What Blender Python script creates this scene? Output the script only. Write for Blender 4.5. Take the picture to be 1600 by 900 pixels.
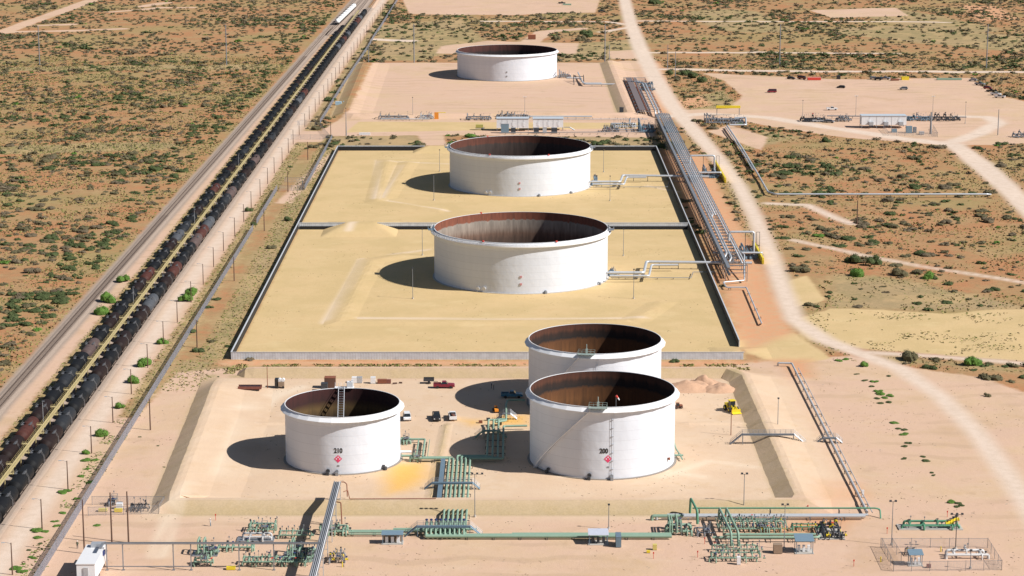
import bpy, math, random, numpy as np
from math import *
from mathutils import Vector, Matrix
random.seed(7); rng = np.random.default_rng(7)
for o in list(bpy.data.objects): bpy.data.objects.remove(o)
SC = bpy.context.scene; COL = SC.collection
# ------------------------------------------------------------------ camera, sky, sun, exposure
CAMH, PITCH, FPX = 161.2, radians(11.9918), 3525.92          # photo focal length in px of a 1600 px wide picture
cam = bpy.data.cameras.new('camera'); cam.sensor_width = 36; cam.lens = 36*FPX/1600
cam.clip_start = 5; cam.clip_end = 40000
co = bpy.data.objects.new('camera', cam); COL.objects.link(co)
co.location = (0, 0, CAMH); co.rotation_euler = (pi/2-PITCH, 0, 0); SC.camera = co
SUN_EL, SUN_AZ = radians(40), radians(-20)                    # azimuth counter-clockwise from +X, towards the sun
W = bpy.data.worlds.new('World'); SC.world = W; W.use_nodes = True
sky = W.node_tree.nodes.new('ShaderNodeTexSky'); sky.sky_type = 'NISHITA'; sky.sun_disc = False
sky.sun_elevation = SUN_EL; sky.sun_rotation = pi/2-SUN_AZ; sky.altitude = 900
bg = W.node_tree.nodes['Background']; bg.inputs['Strength'].default_value = .05
W.node_tree.links.new(sky.outputs[0], bg.inputs['Color'])
sl = bpy.data.lights.new('sun', 'SUN'); sl.energy = 5.0; sl.angle = radians(.5); sl.color = (1, .965, .92)
so = bpy.data.objects.new('sun', sl); COL.objects.link(so)
sd = Vector((cos(SUN_EL)*cos(SUN_AZ), cos(SUN_EL)*sin(SUN_AZ), sin(SUN_EL)))
so.rotation_euler = sd.to_track_quat('Z', 'Y').to_euler(); so.location = (400, -150, 500)
SC.view_settings.view_transform = 'Standard'; SC.view_settings.look = 'None'
SC.view_settings.exposure = .3; SC.view_settings.gamma = 1
SC.render.engine = 'CYCLES'; SC.cycles.max_bounces = 6; SC.cycles.transparent_max_bounces = 24
# ------------------------------------------------------------------ surveying: where a photo pixel meets a height
def ray(px, py):
    u = (450-py)/FPX; v = (px-800)/FPX
    return v, cos(PITCH)+u*sin(PITCH), -sin(PITCH)+u*cos(PITCH)
def G(px, py, z=0.0):
    a, b, c = ray(px, py); t = (z-CAMH)/c
    return (a*t, b*t)
def G3(px, py, z=0.0):
    x, y = G(px, py, z); return Vector((x, y, z))
def PG(l): return [G(*p) for p in l]
# ------------------------------------------------------------------ materials
MATS = {}
def nodes(m): return m.node_tree.nodes, m.node_tree.links
def mat(name, col, rough=.6, metal=0., var=.12, scale=1.5, bump=0., spec=.5, streak=0.):
    if name in MATS: return MATS[name]
    m = bpy.data.materials.new(name); m.use_nodes = True; N, L = nodes(m); b = N['Principled BSDF']
    b.inputs['Roughness'].default_value = rough; b.inputs['Metallic'].default_value = metal
    b.inputs['Specular IOR Level'].default_value = spec
    tc = N.new('ShaderNodeTexCoord'); no = N.new('ShaderNodeTexNoise'); no.inputs['Scale'].default_value = scale
    no.inputs['Detail'].default_value = 6
    mp = N.new('ShaderNodeMapping'); L.new(tc.outputs['Object'], mp.inputs[0]); L.new(mp.outputs[0], no.inputs['Vector'])
    if streak: mp.inputs['Scale'].default_value = (1, 1, streak)
    r = N.new('ShaderNodeMix'); r.data_type = 'RGBA'
    r.inputs['A'].default_value = (*[c*(1-var) for c in col], 1); r.inputs['B'].default_value = (*[min(1, c*(1+var)) for c in col], 1)
    L.new(no.outputs[0], r.inputs['Factor']); L.new(r.outputs['Result'], b.inputs['Base Color'])
    if bump:
        bp = N.new('ShaderNodeBump'); bp.inputs['Strength'].default_value = bump; bp.inputs['Distance'].default_value = .05
        L.new(no.outputs[0], bp.inputs['Height']); L.new(bp.outputs[0], b.inputs['Normal'])
    MATS[name] = m; return m
M_white = mat('white_paint', (.78, .78, .79), .45, var=.05, scale=.5)
M_pipe = mat('silver_pipe', (.52, .54, .565), .42, .25, var=.08, scale=.7)
M_green = mat('green_pipe', (.23, .345, .26), .6, var=.12, scale=1)
M_dkgreen = mat('deep_green_pipe', (.09, .26, .16), .6, var=.12)
M_steel = mat('galvanised_steel', (.27, .285, .31), .5, .4, var=.15)
M_dark = mat('dark_steel', (.06, .065, .075), .55, .3, var=.3)
M_blue = mat('dark_blue_paint', (.03, .05, .16), .5)
M_bluegrey = mat('blue_grey_grating', (.15, .22, .28), .6, .2, var=.2)
M_yellow = mat('yellow_paint', (.75, .58, .03), .5)
M_orange = mat('orange_paint', (.75, .27, .03), .5)
M_red = mat('red_paint', (.6, .06, .04), .5)
M_maroon = mat('maroon_paint', (.22, .015, .035), .3)
M_black = mat('black_paint', (.02, .02, .022), .35)
M_carwhite = mat('car_white', (.75, .75, .76), .3, var=.02)
M_cargrey = mat('car_grey', (.25, .27, .3), .3)
M_carblue = mat('car_blue', (.05, .17, .26), .3)
M_silver = mat('car_silver', (.45, .47, .5), .3, .3)
M_glass = mat('dark_glass', (.02, .025, .03), .1)
M_tyre = mat('tyre_rubber', (.02, .02, .02), .9)
M_wood = mat('creosoted_wood', (.12, .065, .045), .85, var=.3, scale=3, streak=.2)
M_rust = mat('rusty_steel', (.22, .075, .04), .8, var=.35, scale=2)
M_conc = mat('concrete', (.45, .42, .38), .85, var=.15, scale=.8, bump=.2)
M_liner = mat('black_liner', (.012, .012, .014), .7)
M_brown = mat('brown_panel', (.28, .2, .14), .7)
M_redbrown = mat('red_iron_oxide', (.2, .07, .05), .7, var=.3)
M_rail = mat('rail_steel', (.075, .05, .04), .7, .1)
M_tie = mat('timber_tie', (.27, .21, .17), .9, var=.35)
M_walk = mat('yellow_walkway', (.5, .4, .19), .7, var=.15, scale=.6)
M_skin = mat('skin', (.4, .22, .15), .6)
M_shirt = mat('white_shirt', (.7, .72, .75), .8)
M_olive = mat('green_workwear', (.06, .10, .06), .8)
M_navy = mat('navy_workwear', (.02, .03, .06), .8)
M_canopy = mat('blue_grey_roof', (.2, .29, .36), .5, .2)
def tank_paint():
    m = bpy.data.materials.new('tank_white'); m.use_nodes = True; N, L = nodes(m); b = N['Principled BSDF']
    b.inputs['Roughness'].default_value = .5
    tc = N.new('ShaderNodeTexCoord'); sx = N.new('ShaderNodeSeparateXYZ'); L.new(tc.outputs['Object'], sx.inputs[0])
    d = N.new('ShaderNodeMath'); d.operation = 'MODULO'; d.inputs[1].default_value = 2.43; L.new(sx.outputs[2], d.inputs[0])
    lt = N.new('ShaderNodeMath'); lt.operation = 'LESS_THAN'; lt.inputs[1].default_value = .07; L.new(d.outputs[0], lt.inputs[0])
    mp = N.new('ShaderNodeMapping'); mp.inputs['Scale'].default_value = (1, 1, .12); L.new(tc.outputs['Object'], mp.inputs[0])
    n1 = N.new('ShaderNodeTexNoise'); n1.inputs['Scale'].default_value = .6; n1.inputs['Detail'].default_value = 8; L.new(mp.outputs[0], n1.inputs['Vector'])
    fl = N.new('ShaderNodeMath'); fl.operation = 'FLOOR'; dv = N.new('ShaderNodeMath'); dv.operation = 'DIVIDE'; dv.inputs[1].default_value = 2.43
    L.new(sx.outputs[2], dv.inputs[0]); L.new(dv.outputs[0], fl.inputs[0])
    wn = N.new('ShaderNodeTexWhiteNoise'); wn.noise_dimensions = '1D'; L.new(fl.outputs[0], wn.inputs['W'])
    a = N.new('ShaderNodeMath'); a.operation = 'MULTIPLY_ADD'; a.inputs[1].default_value = .25; L.new(wn.outputs[0], a.inputs[0]); L.new(n1.outputs[0], a.inputs[2])
    r = N.new('ShaderNodeMix'); r.data_type = 'RGBA'; r.inputs['A'].default_value = (.60, .63, .69, 1); r.inputs['B'].default_value = (.69, .72, .78, 1)
    L.new(a.outputs[0], r.inputs['Factor'])
    r2 = N.new('ShaderNodeMix'); r2.data_type = 'RGBA'; r2.inputs['B'].default_value = (.50, .52, .57, 1)
    h = N.new('ShaderNodeMath'); h.operation = 'MULTIPLY'; h.inputs[1].default_value = .75; L.new(lt.outputs[0], h.inputs[0])
    L.new(h.outputs[0], r2.inputs['Factor']); L.new(r.outputs['Result'], r2.inputs['A']); L.new(r2.outputs['Result'], b.inputs['Base Color'])
    # slight dishing of the plates
    n2 = N.new('ShaderNodeTexNoise'); n2.inputs['Scale'].default_value = .35; L.new(tc.outputs['Object'], n2.inputs['Vector'])
    bp = N.new('ShaderNodeBump'); bp.inputs['Strength'].default_value = .35; bp.inputs['Distance'].default_value = .3
    L.new(n2.outputs[0], bp.inputs['Height']); L.new(bp.outputs[0], b.inputs['Normal'])
    return m
M_tank = tank_paint()
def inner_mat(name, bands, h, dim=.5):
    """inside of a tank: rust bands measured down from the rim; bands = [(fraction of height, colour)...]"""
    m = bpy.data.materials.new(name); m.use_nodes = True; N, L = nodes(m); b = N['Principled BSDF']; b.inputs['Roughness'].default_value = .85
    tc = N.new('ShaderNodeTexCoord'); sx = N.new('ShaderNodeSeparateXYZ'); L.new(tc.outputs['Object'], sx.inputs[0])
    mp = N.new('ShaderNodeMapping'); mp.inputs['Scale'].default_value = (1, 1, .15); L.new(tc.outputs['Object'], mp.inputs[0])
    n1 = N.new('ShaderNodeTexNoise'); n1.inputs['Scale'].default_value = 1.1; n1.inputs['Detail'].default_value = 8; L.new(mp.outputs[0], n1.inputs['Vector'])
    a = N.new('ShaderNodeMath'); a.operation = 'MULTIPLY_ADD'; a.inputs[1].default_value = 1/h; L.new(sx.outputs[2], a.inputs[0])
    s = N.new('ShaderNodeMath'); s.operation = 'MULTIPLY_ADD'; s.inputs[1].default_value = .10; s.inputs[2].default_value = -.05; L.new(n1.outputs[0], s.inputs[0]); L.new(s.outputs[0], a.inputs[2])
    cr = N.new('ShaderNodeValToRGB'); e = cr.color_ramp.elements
    bands = [(p, tuple(q*dim for q in c)) for p, c in bands]  # dim darkens every band: shade inside the tank painted into the rust colours
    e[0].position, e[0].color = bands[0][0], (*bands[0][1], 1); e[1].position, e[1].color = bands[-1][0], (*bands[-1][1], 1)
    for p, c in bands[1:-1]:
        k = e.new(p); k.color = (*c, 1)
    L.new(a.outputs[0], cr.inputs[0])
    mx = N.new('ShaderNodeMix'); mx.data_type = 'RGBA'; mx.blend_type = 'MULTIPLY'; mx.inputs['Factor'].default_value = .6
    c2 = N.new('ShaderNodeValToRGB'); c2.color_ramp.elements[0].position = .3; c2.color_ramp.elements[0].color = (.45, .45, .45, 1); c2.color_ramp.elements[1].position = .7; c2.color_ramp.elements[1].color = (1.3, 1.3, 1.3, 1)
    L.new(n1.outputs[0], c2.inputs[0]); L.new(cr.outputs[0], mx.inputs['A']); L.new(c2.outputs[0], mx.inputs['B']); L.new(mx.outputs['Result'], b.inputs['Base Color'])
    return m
def mesh_fence_mat(name, col, opac):
    m = bpy.data.materials.new(name); m.use_nodes = True; N, L = nodes(m); b = N['Principled BSDF']
    b.inputs['Base Color'].default_value = (*col, 1); b.inputs['Roughness'].default_value = .5; b.inputs['Metallic'].default_value = .3
    # woven wire: a fine diamond lattice cut out of the sheet
    tc = N.new('ShaderNodeTexCoord'); mp = N.new('ShaderNodeMapping'); mp.inputs['Rotation'].default_value = (0, radians(45), 0)
    L.new(tc.outputs['Object'], mp.inputs[0]); n = N.new('ShaderNodeTexWhiteNoise'); L.new(mp.outputs[0], n.inputs['Vector'])
    g = N.new('ShaderNodeMath'); g.operation = 'LESS_THAN'; g.inputs[1].default_value = opac; L.new(n.outputs['Value'], g.inputs[0])
    L.new(g.outputs[0], b.inputs['Alpha']); return m
M_chain = mesh_fence_mat('chain_link', (.42, .43, .46), .22)
M_slat = mesh_fence_mat('slatted_chain_link', (.27, .29, .36), .68)
# ------------------------------------------------------------------ mesh building
class MB:
    def __init__(s): s.v = []; s.f = []
    def quad(s, pts):
        n = len(s.v); s.v += [tuple(p) for p in pts]; s.f.append(tuple(range(n, n+len(pts)))); return s
    def box(s, cx, cy, cz, sx, sy, sz, rz=0., top=1., topx=None):
        n = len(s.v); c, t = cos(rz), sin(rz); tx = top if topx is None else topx
        for z in (-1, 1):
            for x, y in ((-1, -1), (1, -1), (1, 1), (-1, 1)):
                a = x*sx/2*(tx if z > 0 else 1); b = y*sy/2*(top if z > 0 else 1)
                s.v.append((cx+a*c-b*t, cy+a*t+b*c, cz+z*sz/2))
        s.f += [tuple(n+i for i in q) for q in ((3, 2, 1, 0), (4, 5, 6, 7), (0, 1, 5, 4), (1, 2, 6, 5), (2, 3, 7, 6), (3, 0, 4, 7))]; return s
    def cyl(s, p0, p1, r0, r1=None, n=10, caps=True):
        return s.sweep([p0, p1], [r0, r0 if r1 is None else r1], n, caps)
    def sweep(s, pts, rs, n=8, caps=True):
        P = [Vector(p) for p in pts]; k0 = len(s.v)
        up = None
        for i, p in enumerate(P):
            d = (P[min(i+1, len(P)-1)]-P[max(i-1, 0)])
            d = d.normalized() if d.length > 1e-9 else Vector((0, 0, 1))
            if up is None: up = Vector((0, 0, 1)) if abs(d.z) < .9 else Vector((0, 1, 0))
            a = up-d*up.dot(d)
            if a.length < 1e-4: a = d.orthogonal()
            a.normalize(); b = d.cross(a); up = a
            for j in range(n):
                t = 2*pi*j/n; s.v.append(tuple(p+(a*cos(t)+b*sin(t))*rs[i]))
        for i in range(len(P)-1):
            for j in range(n):
                a0 = k0+i*n+j; b0 = k0+i*n+(j+1) % n; s.f.append((a0, b0, b0+n, a0+n))
        if caps:
            s.f.append(tuple(k0+j for j in range(n))[::-1]); s.f.append(tuple(k0+(len(P)-1)*n+j for j in range(n)))
        return s
    def pipe(s, pts, r, n=8, bend=None):
        P = [Vector(p) for p in pts]; bend = bend or r*2.2; out = [P[0]]
        for i in range(1, len(P)-1):
            a, b, c = P[i-1], P[i], P[i+1]; d1 = (a-b); d2 = (c-b); k = min(bend, d1.length*.45, d2.length*.45)
            a2 = b+d1.normalized()*k; c2 = b+d2.normalized()*k
            for t in (0, .25, .5, .75, 1): out.append(a2*(1-t)**2+b*2*t*(1-t)+c2*t*t)
        out.append(P[-1]); return s.sweep(out, [r]*len(out), n)
    def lathe(s, prof, c=(0, 0, 0), n=24, a0=0., a1=2*pi, close=False):
        k = len(s.v); full = abs(a1-a0-2*pi) < 1e-6; m = n if full else n+1
        for j in range(m):
            t = a0+(a1-a0)*j/n
            for r, z in prof: s.v.append((c[0]+r*cos(t), c[1]+r*sin(t), c[2]+z))
        L = len(prof)
        for j in range(n):
            j2 = (j+1) % m
            for i in range(L-1 if not close else L):
                i2 = (i+1) % L; s.f.append((k+j*L+i, k+j2*L+i, k+j2*L+i2, k+j*L+i2))
        return s
    def prism(s, prof, y0, y1, axis='y'):
        """prof = [(x,z)] outline extruded along y"""
        k = len(s.v); n = len(prof)
        for y in (y0, y1):
            for x, z in prof: s.v.append((x, y, z) if axis == 'y' else (y, x, z))
        for i in range(n): s.f.append((k+i, k+(i+1) % n, k+n+(i+1) % n, k+n+i))
        s.f.append(tuple(k+i for i in range(n))[::-1]); s.f.append(tuple(k+n+i for i in range(n))); return s
    def build(s, name, m, parent=None, world=False, smooth=None, label=None):
        v = s.v
        if world and parent is not None:
            o = parent.location; v = [(a-o.x, b-o.y, c-o.z) for a, b, c in v]
        me = bpy.data.meshes.new(name); me.from_pydata(v, [], s.f)
        for q in (m if isinstance(m, (list, tuple)) else [m]): me.materials.append(q)
        if smooth: me.shade_smooth(); 
        if smooth and smooth is not True: me.set_sharp_from_angle(angle=smooth)
        ob = bpy.data.objects.new(name, me); COL.objects.link(ob)
        if parent is not None: ob.parent = parent
        if label: ob['label'] = label
        return ob
def thing(name, label, cat, loc=(0, 0, 0), rz=0., group=None):
    o = bpy.data.objects.new(name, None); COL.objects.link(o); o.location = loc; o.rotation_euler = (0, 0, rz); o.empty_display_size = .3
    o['label'] = label; o['category'] = cat
    if group: o['group'] = group
    return o
def tag(o, label, cat, group=None, kind=None):
    if label: o['label'] = label
    if cat: o['category'] = cat
    if group: o['group'] = group
    if kind: o['kind'] = kind
    return o
def dup(root, loc, rz=None, label=None, group=None, scale=None):
    r = root.copy(); COL.objects.link(r); r.location = loc
    if rz is not None: r.rotation_euler = (0, 0, rz)
    if scale: r.scale = scale
    if label: r['label'] = label
    if group: r['group'] = group
    for ch in list(root.children):
        c = ch.copy(); COL.objects.link(c); c.parent = r
        for g in ch.children:
            d = g.copy(); COL.objects.link(d); d.parent = c
    return r
TEN = ['', 'first', 'second', 'third', 'fourth', 'fifth', 'sixth', 'seventh', 'eighth', 'ninth', 'tenth', 'eleventh', 'twelfth', 'thirteenth', 'fourteenth', 'fifteenth', 'sixteenth', 'seventeenth', 'eighteenth', 'nineteenth']
TY = ['', '', 'twenty', 'thirty', 'forty', 'fifty', 'sixty', 'seventy', 'eighty', 'ninety']
def ordw(n):
    if n < 20: return TEN[n]
    return TY[n//10][:-1]+'ieth' if n % 10 == 0 else TY[n//10]+'-'+TEN[n % 10]
# ------------------------------------------------------------------ ground: zones measured as signed distances
def vnoise(x, y, s, seed=0):
    x = np.asarray(x)/s; y = np.asarray(y)/s; xi = np.floor(x).astype(np.int64); yi = np.floor(y).astype(np.int64); fx = x-xi; fy = y-yi
    def h(a, b):
        n = (a*374761393+b*668265263+seed*974634777) & 0x7fffffff; n = ((n ^ (n >> 13))*1274126177) & 0x7fffffff
        return ((n ^ (n >> 16)) & 0xffff)/65535.
    fx = fx*fx*(3-2*fx); fy = fy*fy*(3-2*fy)
    return (h(xi, yi)*(1-fx)+h(xi+1, yi)*fx)*(1-fy)+(h(xi, yi+1)*(1-fx)+h(xi+1, yi+1)*fx)*fy
def sd_poly(x, y, poly):
    d = np.full(x.shape, 1e9); ins = np.zeros(x.shape, bool); n = len(poly)
    for i in range(n):
        ax, ay = poly[i]; bx, by = poly[(i+1) % n]; ex, ey = bx-ax, by-ay
        t = np.clip(((x-ax)*ex+(y-ay)*ey)/(ex*ex+ey*ey+1e-9), 0, 1)
        d = np.minimum(d, np.hypot(x-ax-t*ex, y-ay-t*ey))
        if abs(ey) > 1e-9:
            c = ((ay > y) != (by > y)) & (x < (y-ay)/ey*ex+ax); ins ^= c
    return np.where(ins, d, -d)
def sd_line(x, y, pts, ws):
    best = np.full(x.shape, -1e9)
    for i in range(len(pts)-1):
        ax, ay = pts[i]; bx, by = pts[i+1]; ex, ey = bx-ax, by-ay
        t = np.clip(((x-ax)*ex+(y-ay)*ey)/(ex*ex+ey*ey+1e-9), 0, 1)
        w = ws if not isinstance(ws, (list, tuple)) else ws[i]+(ws[i+1]-ws[i])*t
        best = np.maximum(best, w/2-np.hypot(x-ax-t*ex, y-ay-t*ey))
    return best
Z = {}
R_ = lambda x0, y0, x1, y1: [(x0, y0), (x1, y0), (x1, y1), (x0, y1)]
Z['sand'] = [('p', [(-104, 300), (-104, 560), (-98, 640)]+PG([(345, 575), (1100, 575), (1240, 560), (1330, 556), (1440, 577), (1530, 590), (1600, 612)])+[(190, 560), (260, 300)]),
    ('p', R_(-117, 300, -106.5, 2300)), ('p', R_(-117, 300, -100.8, 590)), ('p', [(-139.5, 300), (-139.5, 604), (-135, 1640), (-132, 1640), (-133.5, 604), (-133.5, 300)]),
    ('p', PG([(583, 98), (965, 98), (1000, 120), (1030, 190), (1020, 215), (700, 211), (520, 213), (500, 205), (545, 178)])),
    ('p', PG([(1095, 114), (1300, 124), (1515, 122), (1560, 150), (1600, 158), (1680, 190), (1680, 222), (1490, 228), (1320, 215), (1200, 197), (1150, 186), (1060, 190), (1045, 172), (1140, 170), (1160, 150), (1130, 125)])),
    ('p', PG([(625, -10), (640, 22), (800, 24), (870, 20), (930, 20), (940, -10)])),
    ('p', PG([(1265, 16), (1400, 12), (1420, 25), (1300, 28)])), ('p', PG([(690, 72), (760, 64), (905, 68), (900, 84), (680, 84)])),
    ('p', PG([(965, 95), (1000, 95), (1060, 180), (1010, 190)])), ('p', PG([(650, 210), (690, 210), (705, 235), (670, 235)])),
    ('l', PG([(0, 52), (60, 30), (145, 0), (260, -40)]), 13), ('l', PG([(0, 50), (110, 48), (190, 45)]), 12), ('l', PG([(60, 40), (115, 38)]), 10),
    ('l', PG([(175, 19), (250, 12), (300, 12)]), 10), ('l', PG([(222, 10), (260, 4)]), 12), ('p', PG([(500, 250), (525, 235), (455, 318), (430, 318)])),
    ('p', PG([(462, 205), (520, 205), (500, 222), (455, 222)])), ('p', PG([(1105, 205), (1190, 235), (1200, 215), (1140, 195)])),
    ('l', PG([(820, 72), (850, 50), (905, 45)]), 14), ('p', PG([(950, 80), (990, 78), (1000, 92), (955, 92)]))]
Z['tan'] = [('p', R_(-83.5, 656, 69.5, 1078)), ('p', PG([(1235, 500), (1300, 482), (1380, 484), (1480, 490), (1540, 484), (1700, 482), (1700, 572), (1350, 545), (1262, 530)])),
    ('p', PG([(560, 190), (1000, 192), (1000, 200), (540, 207)])), ('p', PG([(1130, 535), (1165, 555), (1240, 570), (1300, 560), (1240, 520)])),
    ('p', PG([(1240, 480), (1290, 470), (1260, 430), (1230, 440)]))]
Z['red'] = [('p', PG([(1040, 244), (1098, 244), (1140, 330), (1195, 430), (1235, 520), (1165, 552), (1130, 420)])),
    ('p', PG([(345, 563), (1230, 564), (1235, 573), (340, 572)])), ('p', PG([(1290, 755), (1335, 755), (1352, 775), (1330, 790), (1290, 785)])),
    ('p', PG([(1210, 562), (1265, 562), (1270, 590), (1240, 590)])), ('p', PG([(1280, 808), (1340, 808), (1300, 840), (1150, 832)])),
    ('p', PG([(1000, 100), (1030, 98), (1060, 180), (1035, 190)])), ('p', PG([(1040, 160), (1095, 150), (1115, 165), (1060, 172)])),
    ('p', PG([(1500, 8), (1560, 10), (1590, 30), (1530, 33)]))]
rd_main = PG([(968, -30), (976, 0), (985, 35), (1000, 75), (1022, 120), (1050, 165), (1085, 205), (1120, 245), (1155, 290), (1180, 340), (1205, 400), (1222, 450), (1242, 500), (1290, 532), (1350, 555), (1405, 575), (1470, 620), (1530, 680), (1580, 750), (1625, 820), (1680, 920)])
Z['road'] = [('l', rd_main, [10, 10, 10, 11, 11, 10, 9, 7.5, 6.5, 6.5, 6.5, 6.5, 6.5, 7, 6.5, 6, 5.5, 5.5, 5.5, 5.5, 5.5]), ('l', PG([(1040, 182), (1100, 178), (1200, 184), (1300, 200), (1400, 215), (1490, 226)]), 10),
    ('l', PG([(1490, 226), (1530, 255), (1570, 290), (1610, 330), (1700, 420)]), [10, 12, 11, 10, 10]), ('l', PG([(1490, 222), (1530, 208), (1560, 192), (1545, 183), (1500, 182)]), 9),
    ('l', PG([(1035, 108), (1200, 111), (1700, 113)]), 9), ('l', PG([(1010, 82), (1200, 82), (1400, 84)]), 7), ('l', PG([(1000, 33), (1400, 34), (1480, 35)]), 7),
    ('l', PG([(1340, 550), (1450, 556), (1600, 568), (1700, 576)]), 4), ('l', PG([(1200, 318), (1260, 321), (1330, 350)]), 5), ('l', PG([(1240, 375), (1350, 400), (1450, 418), (1600, 442), (1700, 455)]), 3.5),
    ('l', [(-111, 300), (-112, 700), (-111, 2300)], 5), ('l', PG([(750, 33), (950, 34), (975, 38)]), 7), ('l', PG([(590, 62), (640, 64)]), 12), ('l', PG([(940, 50), (990, 42)]), 7)]
Z['grass'] = [('p', R_(-107, 590, -100.5, 2300)), ('p', R_(-100, 618, -87, 655)), ('p', R_(-95, 655, -85.5, 1090)), ('p', PG([(330, 570), (820, 572), (830, 578), (330, 580)])), ('l', PG([(360, 577), (1050, 574)]), 4),
    ('p', [(-134, 300), (-128.5, 300), (-128, 1500), (-133, 1500)]), ('p', PG([(1190, 205), (1250, 215), (1140, 240), (1170, 330), (1240, 440), (1290, 490), (1240, 470), (1190, 390), (1130, 250)])),
    ('p', PG([(1290, 490), (1340, 505), (1340, 530), (1280, 520)])), ('l', PG([(1400, 562), (1500, 570), (1620, 582)]), 6),
    ('p', PG([(520, 214), (650, 212), (680, 232), (530, 230)])), ('p', PG([(890, 212), (1020, 214), (1030, 234), (920, 234)])), ('p', PG([(585, 40), (720, 30), (760, 62), (660, 95), (590, 94)])), ('p', PG([(880, 70), (1000, 60), (1010, 92), (880, 94)])),
    ('l', PG([(0, 235), (230, 228)]), 30), ('l', PG([(0, 108), (400, 104)]), 26), ('l', PG([(1400, 50), (1600, 70)]), 90), ('l', PG([(1380, 20), (1500, 45)]), 60), ('l', PG([(1180, 45), (1130, 20)]), 60),
    ('p', PG([(1130, 140), (1160, 170), (1040, 172), (1090, 150)])), ('p', PG([(1300, 430), (1390, 432), (1600, 478), (1600, 486), (1290, 482)]))]
Z['ballast'] = [('l', [(-141.6, 300), (-141.6, 604), (-135.1, 1953), (-131, 2500)], [7.5, 7.5, 8, 9]), ('l', [(-121.6, 300), (-120, 1870)], [11.5, 12]), ('l', [(-133.5, 1650), (-128, 2100)], [9, 14]), ('l', [(-124, 1640), (-126, 2100)], [8, 14])]
def zones(x, y):
    A = {}
    for k, l in Z.items():
        d = np.full(x.shape, -1e9)
        for e in l: d = np.maximum(d, sd_poly(x, y, e[1]) if e[0] == 'p' else sd_line(x, y, e[1], e[2]))
        A[k] = d
    return A
def ground_mat():
    m = bpy.data.materials.new('desert_soil'); m.use_nodes = True; N, L = nodes(m); b = N['Principled BSDF']
    b.inputs['Roughness'].default_value = .95; b.inputs['Specular IOR Level'].default_value = .1
    geo = N.new('ShaderNodeNewGeometry'); P = geo.outputs['Position']
    def noise(scale, det=6, rough=.55, vec=None, sc=None):
        n = N.new('ShaderNodeTexNoise'); n.inputs['Scale'].default_value = scale; n.inputs['Detail'].default_value = det; n.inputs['Roughness'].default_value = rough
        if sc:
            mp = N.new('ShaderNodeMapping'); mp.inputs['Scale'].default_value = sc; L.new(P, mp.inputs[0]); L.new(mp.outputs[0], n.inputs['Vector'])
        else: L.new(P, n.inputs['Vector'])
        return n.outputs[0]
    def math_(op, a, b_, c=None):
        n = N.new('ShaderNodeMath'); n.operation = op
        for i, q in enumerate((a, b_, c)):
            if q is None: continue
            if isinstance(q, (int, float)): n.inputs[i].default_value = q
            else: L.new(q, n.inputs[i])
        return n.outputs[0]
    def sstep(v, lo, hi):
        n = N.new('ShaderNodeMapRange'); n.interpolation_type = 'SMOOTHSTEP'; n.inputs[1].default_value = lo; n.inputs[2].default_value = hi
        L.new(v, n.inputs[0]); return n.outputs[0]
    def mix(f, a, c):
        n = N.new('ShaderNodeMix'); n.data_type = 'RGBA'
        if isinstance(f, (int, float)): n.inputs['Factor'].default_value = f
        else: L.new(f, n.inputs['Factor'])
        for k, q in (('A', a), ('B', c)):
            if isinstance(q, tuple): n.inputs[k].default_value = (*q, 1)
            else: L.new(q, n.inputs[k])
        return n.outputs['Result']
    big = noise(.012, 4); mid = noise(.06, 6); sm = noise(.3, 9, .68); fine = noise(2.2, 6, .65); tiny = noise(7, 3, .7)
    # wild soil: orange earth, dry grass, dark litter
    c = mix(sstep(mid, .36, .62), (.45, .205, .10), (.39, .235, .12))
    c = mix(sstep(math_('ADD', math_('MULTIPLY', big, .9), math_('MULTIPLY', sm, .35)), .58, .78), c, (.34, .255, .115))
    m2 = noise(.22, 5, .7); m3 = noise(.7, 4, .7)
    c = mix(math_('MULTIPLY', sstep(m2, .5, .62), .4), c, (.30, .21, .105)); c = mix(math_('MULTIPLY', sstep(m3, .52, .64), .38), c, (.22, .165, .08))
    c = mix(math_('MULTIPLY', sstep(fine, .5, .68), .4), c, (.24, .185, .08))
    c = mix(math_('MULTIPLY', sstep(tiny, .55, .7), .5), c, (.14, .12, .06))
    def layer(c, att, col, soft=.35, k=1.6):
        a = N.new('ShaderNodeAttribute'); a.attribute_name = 'z_'+att
        v = math_('ADD', a.outputs['Fac'], math_('MULTIPLY', math_('SUBTRACT', math_('ADD', math_('MULTIPLY', sm, .6), math_('MULTIPLY', mid, .4)), .5), k*.35))
        return mix(sstep(v, .5-soft*.15, .5+soft*.15), c, col), v
    sandc = mix(sstep(mid, .35, .65), (.60, .41, .295), (.585, .415, .28))
    sandc = mix(sstep(big, .42, .6), sandc, (.60, .41, .30))
    streak = noise(.05, 6, .65, sc=(1, 2, 1)); sandc = mix(math_('MULTIPLY', sstep(streak, .52, .68), .3), sandc, (.64, .48, .35))
    sandc = mix(math_('MULTIPLY', sstep(noise(.03, 4), .56, .7), .4), sandc, (.46, .31, .20))
    sandc = mix(math_('MULTIPLY', sstep(fine, .6, .75), .3), sandc, (.40, .29, .19))
    trk = N.new('ShaderNodeTexWave'); trk.wave_type = 'RINGS'; trk.inputs['Scale'].default_value = .22; trk.inputs['Distortion'].default_value = 9; trk.inputs['Detail'].default_value = 3; trk.inputs['Detail Scale'].default_value = .35; mpw = N.new('ShaderNodeMapping'); mpw.inputs['Scale'].default_value = (.25, .12, 0); L.new(P, mpw.inputs[0]); L.new(mpw.outputs[0], trk.inputs['Vector'])
    sandc = mix(math_('MULTIPLY', math_('MULTIPLY', sstep(trk.outputs['Fac'], .72, .95), sstep(noise(.02, 3), .5, .6)), .35), sandc, (.43, .30, .20))
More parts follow.
